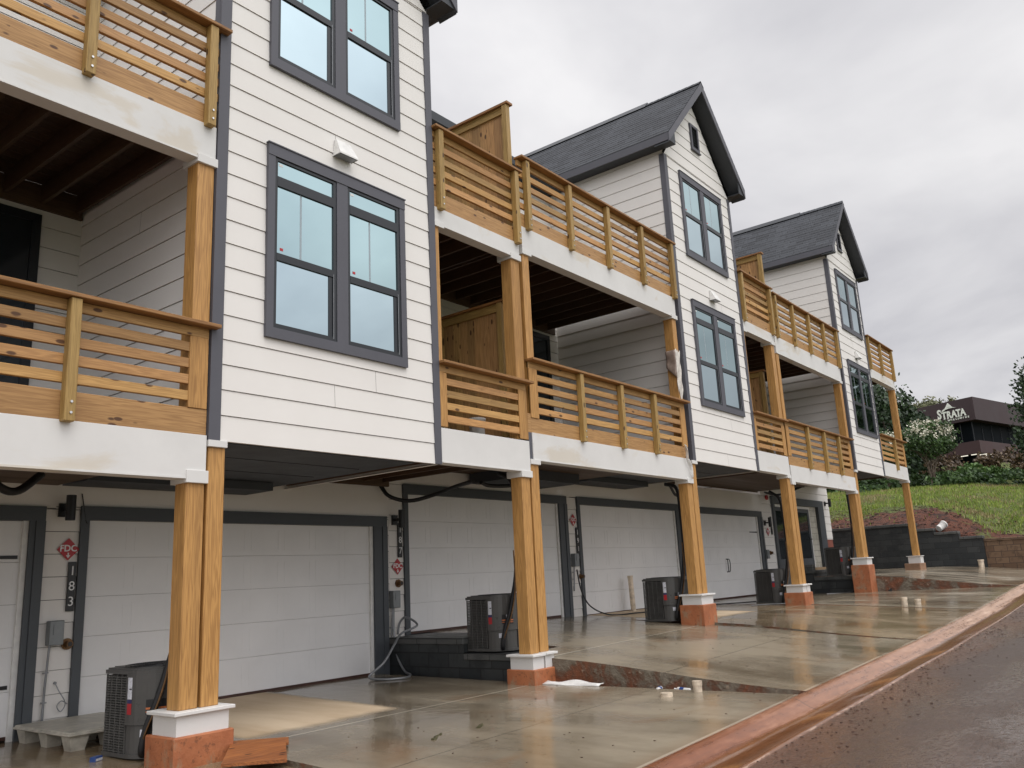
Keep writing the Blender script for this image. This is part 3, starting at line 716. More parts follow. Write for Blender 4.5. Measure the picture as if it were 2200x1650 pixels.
def wall_back(parent, x0, x1, z0, z1, y=2.85, door=None, base=None):
    s = MB(); lap(s, 'x', x0, x1, y, z0, z1, base if base is not None else z0)
    s.box(x0, x1, y+.04, y+.06, z0-.3, z1, 1); s.build('porch_wall', [SID, GAP], parent)
    if door:
        a, b, za, zb_ = door; dd = empty_part('porch_door', parent)
        t = MB(); t.box(a, b, y-.05, y-.0, zb_-.1, zb_); t.box(a, a+.1, y-.05, y, za, zb_-.1); t.box(b-.1, b, y-.05, y, za, zb_-.1)
        m_ = (a+b)/2; t.box(m_-.06, m_+.06, y-.046, y, za, zb_-.1); t.box(a+.1, b-.1, y-.044, y, za, za+.22); t.build('frame', FRM, dd)
        MB().box(a+.1, b-.1, y-.03, y-.02, za+.22, zb_-.1).build('pane', GLD, dd)
        MB().tube([(m_-.09, y-.05, za+1.0), (m_-.09, y-.09, za+1.02), (m_-.09, y-.09, za+1.2), (m_-.09, y-.05, za+1.22)], .012, 6).build('handle', BLK, dd)
def main_roof(parent, x0, x1, ze):
    r = MB(); r.add([(x0, 2.45, ze), (x1, 2.45, ze), (x1, 8.5, ze+3.0), (x0, 8.5, ze+3.0), (x1, 14.5, ze), (x0, 14.5, ze)], [(0, 1, 2, 3), (3, 2, 4, 5)])
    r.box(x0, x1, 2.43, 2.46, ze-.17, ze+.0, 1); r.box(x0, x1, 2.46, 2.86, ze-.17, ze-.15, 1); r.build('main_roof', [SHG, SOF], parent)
def shell(parent, x0, x1, z0, z1):
    # rear and cross walls of the heated house behind the porches
    s = MB(); s.box(x0, x0+.05, 3.1, 14, z0, z1); s.box(x1-.05, x1, 3.1, 14, z0, z1); s.box(x0, x1, 13.9, 14, z0, z1); s.build('side_wall', SID, parent)
def garage_wall(parent, x0, x1, z0, z1, base, holes):
    # wall around the garage openings at y = 3, plain board above them
    s = MB(); cur = x0
    for a, b, zt in holes:
        if a > cur: lap(s, 'x', cur, a, 3.0, z0, zt, base)
        cur = b
    if cur < x1: lap(s, 'x', cur, x1, 3.0, z0, holes[-1][2], base)
    s.box(x0, x1, 2.978, 2.999, max(q[2] for q in holes), z1)
    s.build('garage_wall', [SID, GAP], parent)
    MB().box(x0+.02, x1-.02, 3.10, 3.13, z0, z1).build('garage_backing', BLK, parent)
def screen(parent, x, y0, y1, z0, z1):
    e = empty_part('privacy_screen', parent)
    b = MB(); y = y0+.02
    while y < y1-.04:
        b.box(x-.012, x+.012, y, min(y+.138, y1), z0+.06, z1-.06); y += .141
    b.build('boards', WZB, e)
    MB().box(x-.04, x-.013, y0+.09, y1, z1-.15, z1-.03).build('rail', WYR, e); MB().box(x-.04, x-.013, y0+.09, y1, z0+.06, z0+.16).build('rail', WYR, e)
    MB().box(x-.085, x+.055, y0-.03, y1, z1-.03, z1+.006).build('cap_board', WYC, e)
    for yy in (y0, (y0+y1)/2-.05 if y1-y0 > 2 else y1-.2): MB().bev(x-.075, x+.015, yy, yy+.09, z0, z1-.031, .005).build('post', WZG, e)
def pier(parent, xb, zg, ztop, zbox, two=True, split=False, wide=.0):
    # red pier, white box with cap
    MB().bev(xb-.27-wide, xb+.235, -.11, .36, zg-.25, zbox, .012).build('pier', PIER, parent)
    w_ = MB()
    if split:
        w_.box(xb-.25, xb-.015, -.07, .30, zbox, ztop-.03); w_.box(xb+.02, xb+.215, -.07, .30, zbox, ztop-.03)
        w_.bev(xb-.29, xb-.012, -.11, .34, ztop-.03, ztop, .004); w_.bev(xb+.0, xb+.255, -.11, .34, ztop-.024, ztop+.006, .004)
    else:
        w_.box(xb-.25, xb+.215, -.07, .30, zbox, ztop-.03); w_.bev(xb-.29, xb+.255, -.11, .34, ztop-.03, ztop, .004)
    w_.build('column_base', BRD, parent)
def capbox(parent, x0, x1, z0, z1):
    MB().bev(x0-.02, x1+.02, -.03, .24, z0, z1, .003).build('column_cap', BRD, parent)

# party lines and levels
XB = [4.385, 9.335, 14.27, 19.22, 24.17]
PZ = [(-1.36, -.955, -1.15), (-1.34, -.965, -1.15), (-.93, -.42, -.60), (-.87, -.43, -.60), (-.79, .10, -.09)]   # ground, top of white box, top of pier

def long_house(n, x0, x1, fb, wb, wt, cap, ufb, uwb, uwt, ucap, label, mids, umids, door, zg, ze, low_w=True):
    H = empty('townhouse', (x0, 0, zg), label, 'townhouse', 'flat-fronted townhouses with balconies')
    fl = deck(H, x0, x1, fb, wb, wood_band=wt)
    fu = deck(H, x0, x1, ufb, uwb, wood_band=uwt)
    railing(H, x0, x1-.0, wt, cap, [(m, wb-.02) for m in mids], None, [(x1-.2, .19, wt)] + ([(x0, .19, wt)] if n else []))
    railing(H, x0, x1+.03, uwt, ucap, [(m, uwb-.035) for m in umids], None, [])
    wall_back(H, x0, x1+.2, fl, fu+.02, door=(door-1.8, door, fl+.02, fl+2.72), base=fb)
    wall_back(H, x0, x1+.2, fu, ze-.16, door=(door-3.2, door-1.4, fu+.02, fu+2.4), base=fb)
    main_roof(H, x0-.05, x1+.15, ze)
    return H, fl, fu

# ---- house 1 (left, long decks)
H1, fl1, fu1 = long_house(0, -.62, 4.37, 1.02, 1.43, 1.675, 2.49, 4.17, 4.57, 4.79, 5.69, 'townhouse cut by the left edge of the photo, with long timber balconies', [3.09, 1.93, .77], [4.27, 3.07, 1.9, .7], 3.92, -1.4, 7.75)
column(H1, 4.19, 4.37, -.955, 1.02); column(H1, 4.19, 4.37, 1.68, 4.17)
capbox(H1, 4.19, 4.37, .985, 1.10); capbox(H1, 4.19, 4.37, 4.13, 4.22)
column(H1, -.6, -.42, -1.3, 1.02); column(H1, -.6, -.42, 1.68, 4.17)
garage_wall(H1, -.6, 4.385, -1.45, 1.3, 1.02-.249*12, [(-.45, 4.15, 1.03)])
door_trim(H1, -.5, 4.27, -1.42, 1.04, wr=.16); garage_door(H1, -.4, 4.06, -1.34, .88, hinges=(.49, -.85))
MB().bev(4.385-.285, 4.385+.285, -.11, .36, -1.6, -1.15, .012).build('pier', PIER, H1)
w_ = MB(); w_.box(4.135, 4.635, -.07, .30, -1.15, -.985); w_.bev(4.095, 4.675, -.11, .34, -.985, -.955, .004); w_.build('column_base', BRD, H1)
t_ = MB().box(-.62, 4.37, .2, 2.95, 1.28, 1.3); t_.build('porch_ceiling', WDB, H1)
ML = MB().tube([(3.2, 2.0, 1.28), (3.2, 2.0, 1.24)], .02, 8); ML.tube(sm([(3.15, 1.7, 1.25), (3.3, 1.72, 1.08), (3.5, 1.8, 1.06), (3.75, 1.9, 1.25)], 5), .04, 8); ML.build('duct_hose', HOSE, H1)

# ---- house 2 (first gabled bay)
def bay(n, xa, xb, xe, zb, label, xcol_a, zg, has_mid=False, ze=None):
    H = bay_house(n, xa, xb, xe, zb, label)
    fb, ft, cap = zb+.025, zb+.455, zb+1.30
    fl = deck(H, xb+.02, xe, fb, ft, stain=(n > 0)); ufb, uwb, uwt, ucap = zb+3.14, zb+3.385, zb+3.62, zb+4.53
    if n == 2: ufb, uwb, uwt, ucap = zb+3.1, zb+3.38, zb+3.60, zb+4.44
    fu = deck(H, xb+.02, xe, ufb, uwb, wood_band=uwt)
    mids = [((xb+xe)/2+.1, fb+.25)] if has_mid else []
    railing(H, xb+.04, xe, ft+.02, cap, mids, None, [(xb+.04, .13, ft+.02), (xe-.19, .185, ft+.02)])
    um = [xb+.13, (xb+xe)/2, xe-.06] if has_mid else [xb+.13, xe-.06]
    railing(H, xb+.03, xe, uwt, ucap, [(m, uwb-.035) for m in um], None, [])
    column(H, xb+.03, xb+.12, ft+.02, ufb, wdt=.14); column(H, xe-.19, xe, ft+.02, ufb)
    capbox(H, xe-.19, xe, ufb-.04, ufb+.05); MB().bev(xb+.02, xb+.20, -.03, .2, ufb-.03, ufb+.05, .003).build('column_cap', BRD, H)
    wall_back(H, xb, xe+.1, fl, fu+.02, base=zb, door=(xb+.3, xb+1.3, fl+.02, fl+2.3)); wall_back(H, xb, xe+.1, fu, (ze or zb+6.7)-.16, base=zb)
    main_roof(H, xb-.1, xe+.08, ze or zb+6.7)
    return H, fl, fu
H2, fl2, fu2 = bay(0, 4.40, 7.515, 9.335, 1.393, 'nearest gabled townhouse, its roof cut by the top edge, large twin windows in white siding', None, -1.34)
column(H2, 4.40, 4.575, -.955, 1.33); capbox(H2, 4.40, 4.56, 1.33, 1.393)
column(H2, 9.335-.20, 9.335-.015, -.965, 1.42); capbox(H2, 9.335-.2, 9.335, 1.34, 1.43)
garage_wall(H2, 4.385, 9.5, -1.4, 1.75, 1.02-.249*12, [(4.7, 9.3, 1.05)])
door_trim(H2, 4.66, 9.43, -1.36, 1.06); garage_door(H2, 4.75, 9.12, -1.27, .91)
screen(H2, 9.37, .34, 2.83, fl2, 3.99); screen(H2, 9.37, .06, 2.83, fu2, 7.10)
pier(H2, 9.335, -1.34, -.965, -1.15, split=True)

# ---- house 3 (long decks, tattered column)
H3, fl3, fu3 = long_house(1, 9.42, 14.2, 1.59, 1.98, 2.195, 3.05, 4.68, 5.08, 5.30, 6.20, 'townhouse between the first and second gables, a tattered film on its balcony column', [10.67, 11.85, 12.95], [9.57, 10.7, 11.85, 13.01, 14.16], 14.0, -.9, 8.32)
column(H3, 9.36, 9.54, -.96, 1.55); column(H3, 9.42, 9.58, 2.2, 4.68); MB().box(9.345, 9.42, .0, .04, 1.98, 2.25).build('rim_board', WXR, H3)
MB().box(9.345, 9.419, .0, .16, 1.58, 1.98).build('flashing', TRIM, H3)
column(H3, 14.05, 14.2, 2.2, 4.68); column(H3, 14.05, 14.23, -.42, 1.59)
capbox(H3, 9.36, 9.54, 1.53, 1.60); capbox(H3, 9.42, 9.6, 4.64, 4.72); capbox(H3, 14.03, 14.21, 4.64, 4.72); capbox(H3, 14.05, 14.23, 1.53, 1.62)
garage_wall(H3, 9.5, 14.6, -.95, 1.95, 1.59-.249*12, [(9.84, 14.38, 1.59)])
door_trim(H3, 9.81, 14.45, -.80, 1.60); garage_door(H3, 9.9, 14.14, -.74, 1.44)
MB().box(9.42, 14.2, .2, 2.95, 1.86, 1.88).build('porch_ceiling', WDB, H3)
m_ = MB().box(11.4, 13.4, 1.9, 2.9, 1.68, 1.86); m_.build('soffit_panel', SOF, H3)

# ---- house 4 (second gable)
H4, fl4, fu4 = bay(1, 14.34, 17.39, 19.21, 1.965, 'middle gabled townhouse, its whole gable against the sky with a louvre near the peak', None, -.9)
pier(H4, 14.27, -.93, -.42, -.60)
column(H4, 14.26, 14.44, -.42, 1.90); capbox(H4, 14.29, 14.46, 1.90, 1.965)
column(H4, 19.02, 19.2, -.43, 1.97); capbox(H4, 19.02, 19.2, 1.92, 2.0)
garage_wall(H4, 14.6, 19.6, -.95, 2.2, 1.59-.249*12, [(14.88, 19.4, 1.6)])
door_trim(H4, 14.84, 19.47, -.86, 1.61); garage_door(H4, 14.93, 19.145, -.79, 1.45)
screen(H4, 19.28, .34, 2.83, fl4, 4.55); screen(H4, 19.28, .06, 2.83, fu4, 7.45)

# ---- house 5 (long decks)
H5, fl5, fu5 = long_house(1, 19.29, 24.1, 1.86, 2.24, 2.46, 3.30, 4.91, 5.34, 5.56, 6.42, 'townhouse between the second and third gables, its garage door with curved handles', [20.6, 21.8, 22.95], [19.46, 20.6, 21.75, 22.9, 24.02], 23.9, -.85, 8.62)
pier(H5, 19.22, -.87, -.43, -.60, split=True)
column(H5, 19.24, 19.42, -.43, 1.8); column(H5, 19.29, 19.45, 2.46, 4.91); column(H5, 23.93, 24.1, 2.46, 4.91); column(H5, 23.96, 24.14, .10, 1.86)
capbox(H5, 19.26, 19.44, 1.79, 1.87); capbox(H5, 23.93, 24.1, 4.87, 4.95); capbox(H5, 23.96, 24.14, 1.8, 1.89)
garage_wall(H5, 19.6, 24.75, -.95, 2.1, 1.59-.249*12, [(19.8, 24.5, 1.58)])
door_trim(H5, 19.75, 24.6, -.86, 1.59); garage_door(H5, 19.85, 24.275, -.76, 1.43, hinges=(.98,), handle=22.0)
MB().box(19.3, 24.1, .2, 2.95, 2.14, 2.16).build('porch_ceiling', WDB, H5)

# ---- house 6 (third gable, end of row)
H6, fl6, fu6 = bay(2, 24.28, 27.12, 29.95, 2.465, 'farthest gabled townhouse, at the end of the row, with tall glazed entrance doors', None, -.4, has_mid=True)
pier(H6, 24.17, -.79, .10, -.09); column(H6, 24.19, 24.36, .10, 2.40); capbox(H6, 24.2, 24.37, 2.40, 2.465)
column(H6, 29.76, 29.94, .09, 2.49); capbox(H6, 29.76, 29.94, 2.42, 2.5)
MB().bev(29.30, 30.02, -.11, .36, -.5, -.14, .012).build('pier', simple('mud_splashed_footing', (.26, .15, .09), .6, .3, 4), H6)
MB().box(29.62, 29.99, -.07, .3, -.14, .07).bev(29.58, 30.02, -.1, .34, .07, .09, .004).build('column_base', BRD, H6)
s_ = MB(); lap(s_, 'x', 24.75, 25.45, 3.0, -.2, 2.9, 1.59-.249*12); lap(s_, 'x', 25.45, 30.1, 3.0, 2.08, 2.9, 1.59-.249*12); lap(s_, 'x', 30.1, 30.87, 3.0, .8, 2.9, 1.59-.249*12); lap(s_, 'y', 3.0, 13, 30.87, .8, 6.4, 1.59-.249*12, 1)
s_.build('entrance_wall', [SID, GAP], H6)
MB().box(30.1, 30.86, 3.0, 4.0, -.5, .8).build('block_base', BRICKR, H6)
t_ = MB(); t_.box(25.5, 30.1, 2.93, 3.07, 1.88, 2.1); t_.box(25.5, 25.66, 2.93, 3.07, -.15, 1.88); t_.box(29.55, 30.1, 2.93, 3.07, -.3, 1.88); t_.build('door_trim', TRIMD, H6)
MB().box(25.66, 29.55, 3.03, 3.06, -.12, 1.88).build('door_surround', BLOCKW, H6)
for xa_, xb_ in ((25.55, 26.7), (27.5, 28.75)):
    dd = empty_part('entrance_door', H6)
    q = MB(); q.box(xa_-.06, xa_, 2.99, 3.03, -.1, 1.84); q.box(xb_, xb_+.06, 2.99, 3.03, -.1, 1.84); q.box(xa_-.06, xb_+.06, 2.985, 3.03, 1.78, 1.85); q.build('casing', PLW, dd)
    q = MB(); q.box(xa_, xa_+.13, 3.0, 3.029, -.1, 1.78); q.box(xb_-.13, xb_, 3.0, 3.029, -.1, 1.78); q.box(xa_+.13, xb_-.13, 3.0, 3.029, 1.66, 1.78); q.box(xa_+.13, xb_-.13, 3.0, 3.029, -.1, .18); q.build('leaf', TRIMD, dd)
    MB().box(xa_+.13, xb_-.13, 3.012, 3.024, .18, 1.66).build('pane', GLD, dd)
    MB().tube([(xb_-.07, 2.998, .8), (xb_-.07, 2.95, .8), (xb_-.18, 2.95, .8)], .014, 6).build('handle', BLK, dd)
MB().box(25.5, 30.1, 2.7, 3.03, -.2, -.12).build('threshold', simple('bare_timber_sill', (.33, .22, .12), .7, .2), H6)

# ------------------------------------------------------------------ retaining walls
R1 = MB(); R1.box(9.46, 10.4, 1.45, 3.0, -1.6, -.88); R1.box(9.46, 10.4, .45, 1.45, -1.6, -1.09)
R1b = MB(); R1b.bev(9.44, 10.4, 1.44, 3.0, -.88, -.785, .008); R1b.bev(9.44, 10.4, .42, 1.438, -1.09, -1.0, .008)
rw = empty('retaining_wall', (9.9, 1.7, -1.4), 'low stepped black block wall beside the second garage door, carrying an air conditioner', 'retaining wall')
R1.build('blocks', BLOCK, rw); R1b.build('cap_blocks', BLOCKL, rw)
rw2 = empty('retaining_wall', (24.8, 1.7, -.9), 'low grey block ledge under the glazed entrance doors at the end of the row', 'retaining wall')
MB().box(24.35, 25.5, 1.55, 3.0, -1.0, -.26).box(24.35, 25.5, .4, 1.55, -1.0, -.46).box(25.5, 30.1, 2.6, 2.99, -.6, -.2).build('blocks', BLOCK, rw2)
MB().bev(24.33, 25.5, 1.53, 3.0, -.26, -.18, .008).bev(24.33, 25.5, .38, 1.528, -.46, -.37, .008).bev(24.40, 24.62, 1.56, 1.90, -.18, -.02, .008).build('cap_blocks', BLOCKL, rw2)
rw3 = empty('retaining_wall', (33.2, 1, -.5), 'long dark block retaining wall at the foot of the grassy bank', 'retaining wall')
bk = MB(); cp = MB()
for ya, yb, zt in ((14, .75, 1.24), (.75, .15, 1.02), (.15, -.62, .86), (-.62, -1.35, .66)):
    bk.box(33.0, 33.3, yb, ya, -.7, zt-.09); cp.bev(32.96, 33.34, yb+.004, ya, zt-.09, zt, .008)
bk.build('dark_blocks', BLOCK, rw3); cp.build('cap_blocks', BLOCKL, rw3)
tag(MB().box(33.02, 33.28, -3.3, -1.36, -.9, .46).build('tan_blocks', BLOCKT, rw3), 'lower mud-stained tan blocks')
MB().bev(32.98, 33.32, -3.34, -1.355, .46, .55, .008).build('cap_blocks', BLOCKT, rw3)
for i, (x, y, rz, lb) in enumerate(((24.50, -.28, .12, 'loose dark concrete block standing next to the last red pier'), (24.78, -.60, -.15, 'loose dark concrete block leaning, nearer the curb of the two by the last pier'))):
    o = MB(); o.bev(-.2, .2, -.1, .1, 0, .40, .01).box(-.13, -.02, -.03, .03, .398, .402).box(.02, .13, -.03, .03, .398, .402)
    ob = o.build('concrete_block', BLOCK, org=(0, 0, 0)); ob.location = (x, y, -.86); ob.rotation_euler = (R_(4+6*i), 0, rz+1.4); tag(ob, lb, 'block', 'loose blocks by the last pier')

# ------------------------------------------------------------------ wall fixtures
def lamp(x, z, label):
    e = empty('wall_lamp', (x, 3.0, z), label, 'wall lamp', 'black up-and-down wall lamps')
    MB().box(x-.06, x+.06, 2.96, 2.985, z-.09, z+.06).build('back_plate', BLK, e)
    MB().box(x-.02, x+.02, 2.86, 2.96, z-.03, z+.01).build('arm', BLK, e)
    m = MB(); m.tube([(x, 2.81, z-.14), (x, 2.81, z+.14)], .052, 16); m.build('shade', BLK, e)
lamp(4.47, 1.02, 'black cylinder wall lamp above the first red diamond sign'); lamp(9.62, 1.02, 'black cylinder wall lamp over the vertical plate reading 187')
lamp(24.83, 1.27, 'black cylinder wall lamp right of the garage door with curved handles'); lamp(30.45, 2.05, 'black cylinder wall lamp at the far corner beside the entrance')
def fdc(x, z, label, s=.125):
    e = empty('fire_connection_sign', (x, 3.0, z), label, 'sign', 'red diamond FDC signs')
    y = 2.968
    MB().prism([(x-s, y, z), (x, y, z-s), (x+s, y, z), (x, y, z+s)], (0, .004, 0)).build('plate', RED, e)
    m = MB(); text_mesh(m, 'FDC', s*.80, face_front(x, y-.002, z+.008), .002, bold=.0025)
    ay = y-.003; m.box(x-.007, x+.007, ay, ay+.002, z-s*.56, z-s*.30); m.prism([(x-.024, ay, z-s*.52), (x, ay, z-s*.80), (x+.024, ay, z-s*.52)], (0, .002, 0))
    m.build('lettering', WHT, e)
fdc(4.545, .57, 'red diamond FDC sign above the plate reading 183'); fdc(9.665, .28, 'red diamond FDC sign below the plate reading 187')
fdc(14.68, 1.12, 'red diamond FDC sign above the plate reading 191'); fdc(19.66, 1.10, 'red diamond FDC sign half hidden behind the third double column'); fdc(25.0, 1.0, 'red diamond FDC sign nearest the glazed entrance doors')
def plate(x, z0, z1, txt, label):
    e = empty('house_number_plate', (x, 3.0, z0), label, 'house number', 'vertical black house number plates')
    MB().bev(x-.043, x+.043, 2.955, 2.98, z0, z1, .003).build('plate', BLK, e)
    if txt:
        for i, c in enumerate(txt):
            m = MB(); text_mesh(m, c, .145, face_front(x, 2.952, z1-(z1-z0)*(.19+.31*i)), .003); m.build('digit', WHT, e)
plate(4.60, -.11, .43, '183', 'black vertical plate reading 183 by the first double column'); plate(9.72, .42, .96, '187', 'black vertical plate reading 187 between two garage doors')
plate(14.79, .43, .97, '191', 'black vertical plate reading 191 under a red diamond sign'); plate(25.3, .92, 1.46, '', 'narrow black vertical plate left of the glazed entrance doors')
def elbox(x, z, label, zg, conduit=True):
    e = empty('electrical_box', (x, 3.0, z), label, 'electrical box', 'grey disconnect boxes on the garage wall')
    m = MB().bev(x-.075, x+.075, 2.87, 2.98, z-.13, z+.13, .008); m.box(x-.04, x+.045, 2.862, 2.871, z-.02, z+.09); m.build('enclosure', GREY, e)
    if conduit:
        c = MB(); c.tube(sm([(x-.045, 2.93, z-.13), (x-.05, 2.94, z-.3), (x-.055, 2.955, z-.6), (x-.06, 2.955, zg)], 5), .013, 8)
        for q in (.32, .66): c.box(x-.08, x-.03, 2.94, 2.975, z-.13-(z-.13-zg)*q, z-.13-(z-.13-zg)*q+.012)
        c.build('conduit', CONDU, e)
elbox(4.44, -.33, 'grey electrical box with straight conduit left of the brass outlet under plate 183', -1.36)
elbox(9.55, -.22, 'grey electrical box above the looping grey conduit by the second garage door', -1.28)
elbox(14.60, .31, 'grey electrical box under the third red diamond sign', -.2); elbox(19.66, .33, 'grey electrical box behind the third double column', -.2); elbox(24.62, .34, 'grey electrical box beside the door with curved handles', -.4)
def spigot(x, z, label):
    e = empty('fire_hose_connection', (x, 3.0, z), label, 'pipe outlet', 'rusty brass outlets in the garage wall')
    MB().tube([(x, 2.985, z), (x, 2.965, z)], .062, 16).tube([(x, 2.965, z), (x, 2.90, z)], .036, 14).build('flange', RUST, e)
    MB().tube([(x, 2.90, z), (x, 2.897, z)], .026, 12).build('bore', BLK, e)
spigot(4.60, -.46, 'round brass outlet below plate 183'); spigot(9.68, .02, 'round brass outlet below the red sign of plate 187'); spigot(14.85, -.02, 'round brass outlet under plate 191'); spigot(25.02, .38, 'small red outlet on the wall by the glazed doors')
o = MB(); o.tube(sm([(4.50, 2.975, -.86), (4.53, 2.93, -.95), (4.57, 2.9, -1.03), (4.60, 2.93, -1.10), (4.56, 2.94, -1.16), (4.52, 2.94, -1.10), (4.56, 2.93, -1.05), (4.63, 2.94, -1.09)], 6), .0055, 6)
o.tube([(4.50, 2.985, -.86), (4.50, 2.968, -.86)], .016, 8)
tag(o.build('wall_cable', CONDU, org=(4.5, 3, -.9)), 'thin grey cable curling out of a hole low in the wall', 'cable')
tag(MB().tube(sm([(4.66, 2.97, 1.20), (4.68, 2.95, 1.05), (4.71, 2.95, .9), (4.73, 2.95, .86)], 5), .006, 6).build('hanging_wire', HOSE, org=(4.68, 2.95, 1.2)), 'thin dark wire hanging beside the first wall lamp', 'wire')
def alarm(x, z, label):
    e = empty('fire_alarm', (x, 3, z), label, 'fire alarm'); MB().tube([(x, 2.98, z), (x, 2.93, z)], .075, 18).build('gong', RED, e); MB().tube([(x, 2.93, z), (x, 2.915, z)], .015, 8).build('boss', BLK, e)
alarm(25.15, 2.03, 'round red fire alarm bell above the last garage door trim')
# conduit loop lying by the second door
P = [(9.60, 2.93, -.75), (9.62, 2.9, -.58), (9.66, 2.8, -.50), (9.70, 2.6, -.62), (9.38, 2.62, -.72), (9.12, 2.5, -.85), (8.86, 2.45, -1.08), (8.66, 2.55, -1.26), (8.72, 2.30, -1.292), (9.0, 2.15, -1.295), (9.28, 2.35, -1.292), (9.42, 2.6, -1.27), (9.46, 2.78, -1.1), (9.50, 2.88, -.9), (9.52, 2.93, -.7), (9.53, 2.94, -.5), (9.53, 2.94, -.34)]
c = MB().tube(sm(P, 8), .017, 8)
tag(c.build('flexible_conduit', CONDU, org=(9.1, 2.5, -1.29)), 'thick grey flexible conduit looping onto the wet concrete by the second garage door', 'conduit')
c = MB().tube(sm([(14.60, 2.9, .12), (14.64, 2.85, -.3), (14.8, 2.75, -.62), (15.1, 2.5, -.80), (15.6, 2.2, -.80), (16.2, 2.1, -.80), (16.5, 2.3, -.80)], 8), .014, 8)
tag(c.build('power_cable', HOSE, org=(15, 2.4, -.8)), 'thin black cable dropping from the third electrical box to the ground', 'cable')
c = MB().tube(sm([(18.0, 2.3, -.80), (18.6, 2.1, -.81), (19.2, 1.6, -.80), (19.5, 1.25, -.79)], 8), .014, 8)
tag(c.build('power_cable', HOSE, org=(18.8, 2, -.8)), 'black cable lying on the ground left of the fourth air conditioner', 'cable')

# ------------------------------------------------------------------ air conditioners
def make_ac():
    e = empty('air_conditioner', (0, 0, 0))
    W, H, C = .69, .78, .29       # footprint, height, size of the rounded control corner
    arc = [(C-C*math.sin(t), C-C*math.cos(t)) for t in [math.pi/2*k/8 for k in range(9)]][::-1]    # from (0,C) round to (C,0)
    out = arc+[(W, 0), (W, W), (0, W)]
    ctr = Vector((W/2, W/2, 0))
    def inset(pts, d): return [((x-W/2)*(1-2*d/W)+W/2, (y-W/2)*(1-2*d/W)+W/2) for x, y in pts]
    MB().prism([(x, y, .02) for x, y in inset(out, -.008)], (0, 0, .035)).build('base_pan', ACG, e)
    MB().prism([(x, y, .055) for x, y in inset(out, .04)], (0, 0, H-.10)).build('coil', ACD, e)
    lv = MB(); n = 30; hz = (H-.12)/n
    faces = [((0, C+.01), (0, W)), ((0, W), (W, W)), ((W, W), (W, 0)), ((W, 0), (C+.01, 0))]
    for (a, b) in faces:
        a = Vector((*a, 0)); b = Vector((*b, 0)); t = (b-a).normalized(); nn = Vector((-t.y, t.x, 0))
        if nn.dot(ctr-a) < 0: nn = -nn
        L_ = (b-a).length
        for k in range(n):
            z = .07+hz*k; m = (a+b)/2+nn*.012
            lv.obox((m.x, m.y, z), t*(L_/2-.008), nn*.012+Vector((0, 0, .005)), Vector((0, 0, .0035)))
        q = max(2, int(L_/.085))
        for k in range(q+1):
            m = a+t*(.012+(L_-.024)*k/q)+nn*.006; lv.obox((m.x, m.y, .055+(H-.11)/2), t*.0025, nn*.009, Vector((0, 0, (H-.11)/2)))
    lv.build('louvre_panels', ACL, e)
    def corner(off, z0, z1): return [(x-(x-C)/C*0-off*(C-x)/C, y-off*(C-y)/C, z0) for x, y in arc]
    for nm, off, z0, z1 in (('control_panel', .012, .30, H-.05), ('service_panel', -.004, .055, .295)):
        A = corner(off, z0, z1); B_ = [(C, C, z0)]
        MB().prism(A+B_, (0, 0, z1-z0)).build(nm, ACG, e)
    def sticker(u0, u1, z0, z1, m_, off=.0135):
        # curved patch on the rounded corner, u runs 0..1 from the left edge to the right edge
        mb = MB(); k = 4; vs = []
        for i in range(k+1):
            t = math.pi/2*(1-(u0+(u1-u0)*i/k)); r_ = C+off+.0005
            x, y = C-r_*math.sin(t), C-r_*math.cos(t); vs += [(x, y, z0), (x, y, z1)]
        mb.add(vs, [(2*i, 2*i+2, 2*i+3, 2*i+1) for i in range(k)]); mb.build('sticker', m_, e)
    sticker(.05, .17, .52, .705, STW); sticker(.05, .17, .485, .515, STB); sticker(.05, .17, .39, .483, RED)
    sticker(.10, .16, .60, .612, BLK, .0142)
    sticker(.47, .83, .385, .515, BLK); sticker(.60, .70, .455, .512, STW, .0142); sticker(.47, .83, .43, .447, STO, .0142); sticker(.47, .83, .405, .415, STO, .0142)
    sticker(.36, .48, .20, .262, STW, -.002)
    tp = MB(); tp.prism([(x, y, H-.05) for x, y in inset(out, -.006)], (0, 0, .034)); tp.prism([(x, y, H-.016) for x, y in inset(out, .01)], (0, 0, .016)); tp.prism([(x, y, H) for x, y in inset(out, .05)], (0, 0, .010)); tp.build('top_cover', ACG, e)
    g = MB()
    for k in range(7):
        rad = .07+.04*k; g.tube([(W/2+rad*math.cos(a), W/2+rad*math.sin(a), H+.012) for a in [2*math.pi*i/24 for i in range(25)]], .004, 5)
    for k in range(8):
        a = math.pi*k/4; g.tube([(W/2, W/2, H+.014), (W/2+.31*math.cos(a), W/2+.31*math.sin(a), H+.012)], .004, 5)
    g.build('fan_grille', BLK, e)
    return e
ac0 = make_ac()
ACS = [(4.16, .50, -1.405, 'air conditioner nearest the camera, behind the first double column and beside the plastic pallet', 2.6),
       (9.56, .77, -1.0, 'air conditioner raised on the stepped black block wall behind the second double column', 2.45),
       (14.13, .45, -.90, 'air conditioner behind the third double column, near the tall upright pipe', 2.4),
       (19.52, .56, -.865, 'air conditioner in front of the door with curved handles, a grey hose running to it', 2.5),
       (24.42, .50, -.37, 'farthest air conditioner, raised on the block ledge by the glazed entrance', 2.6)]
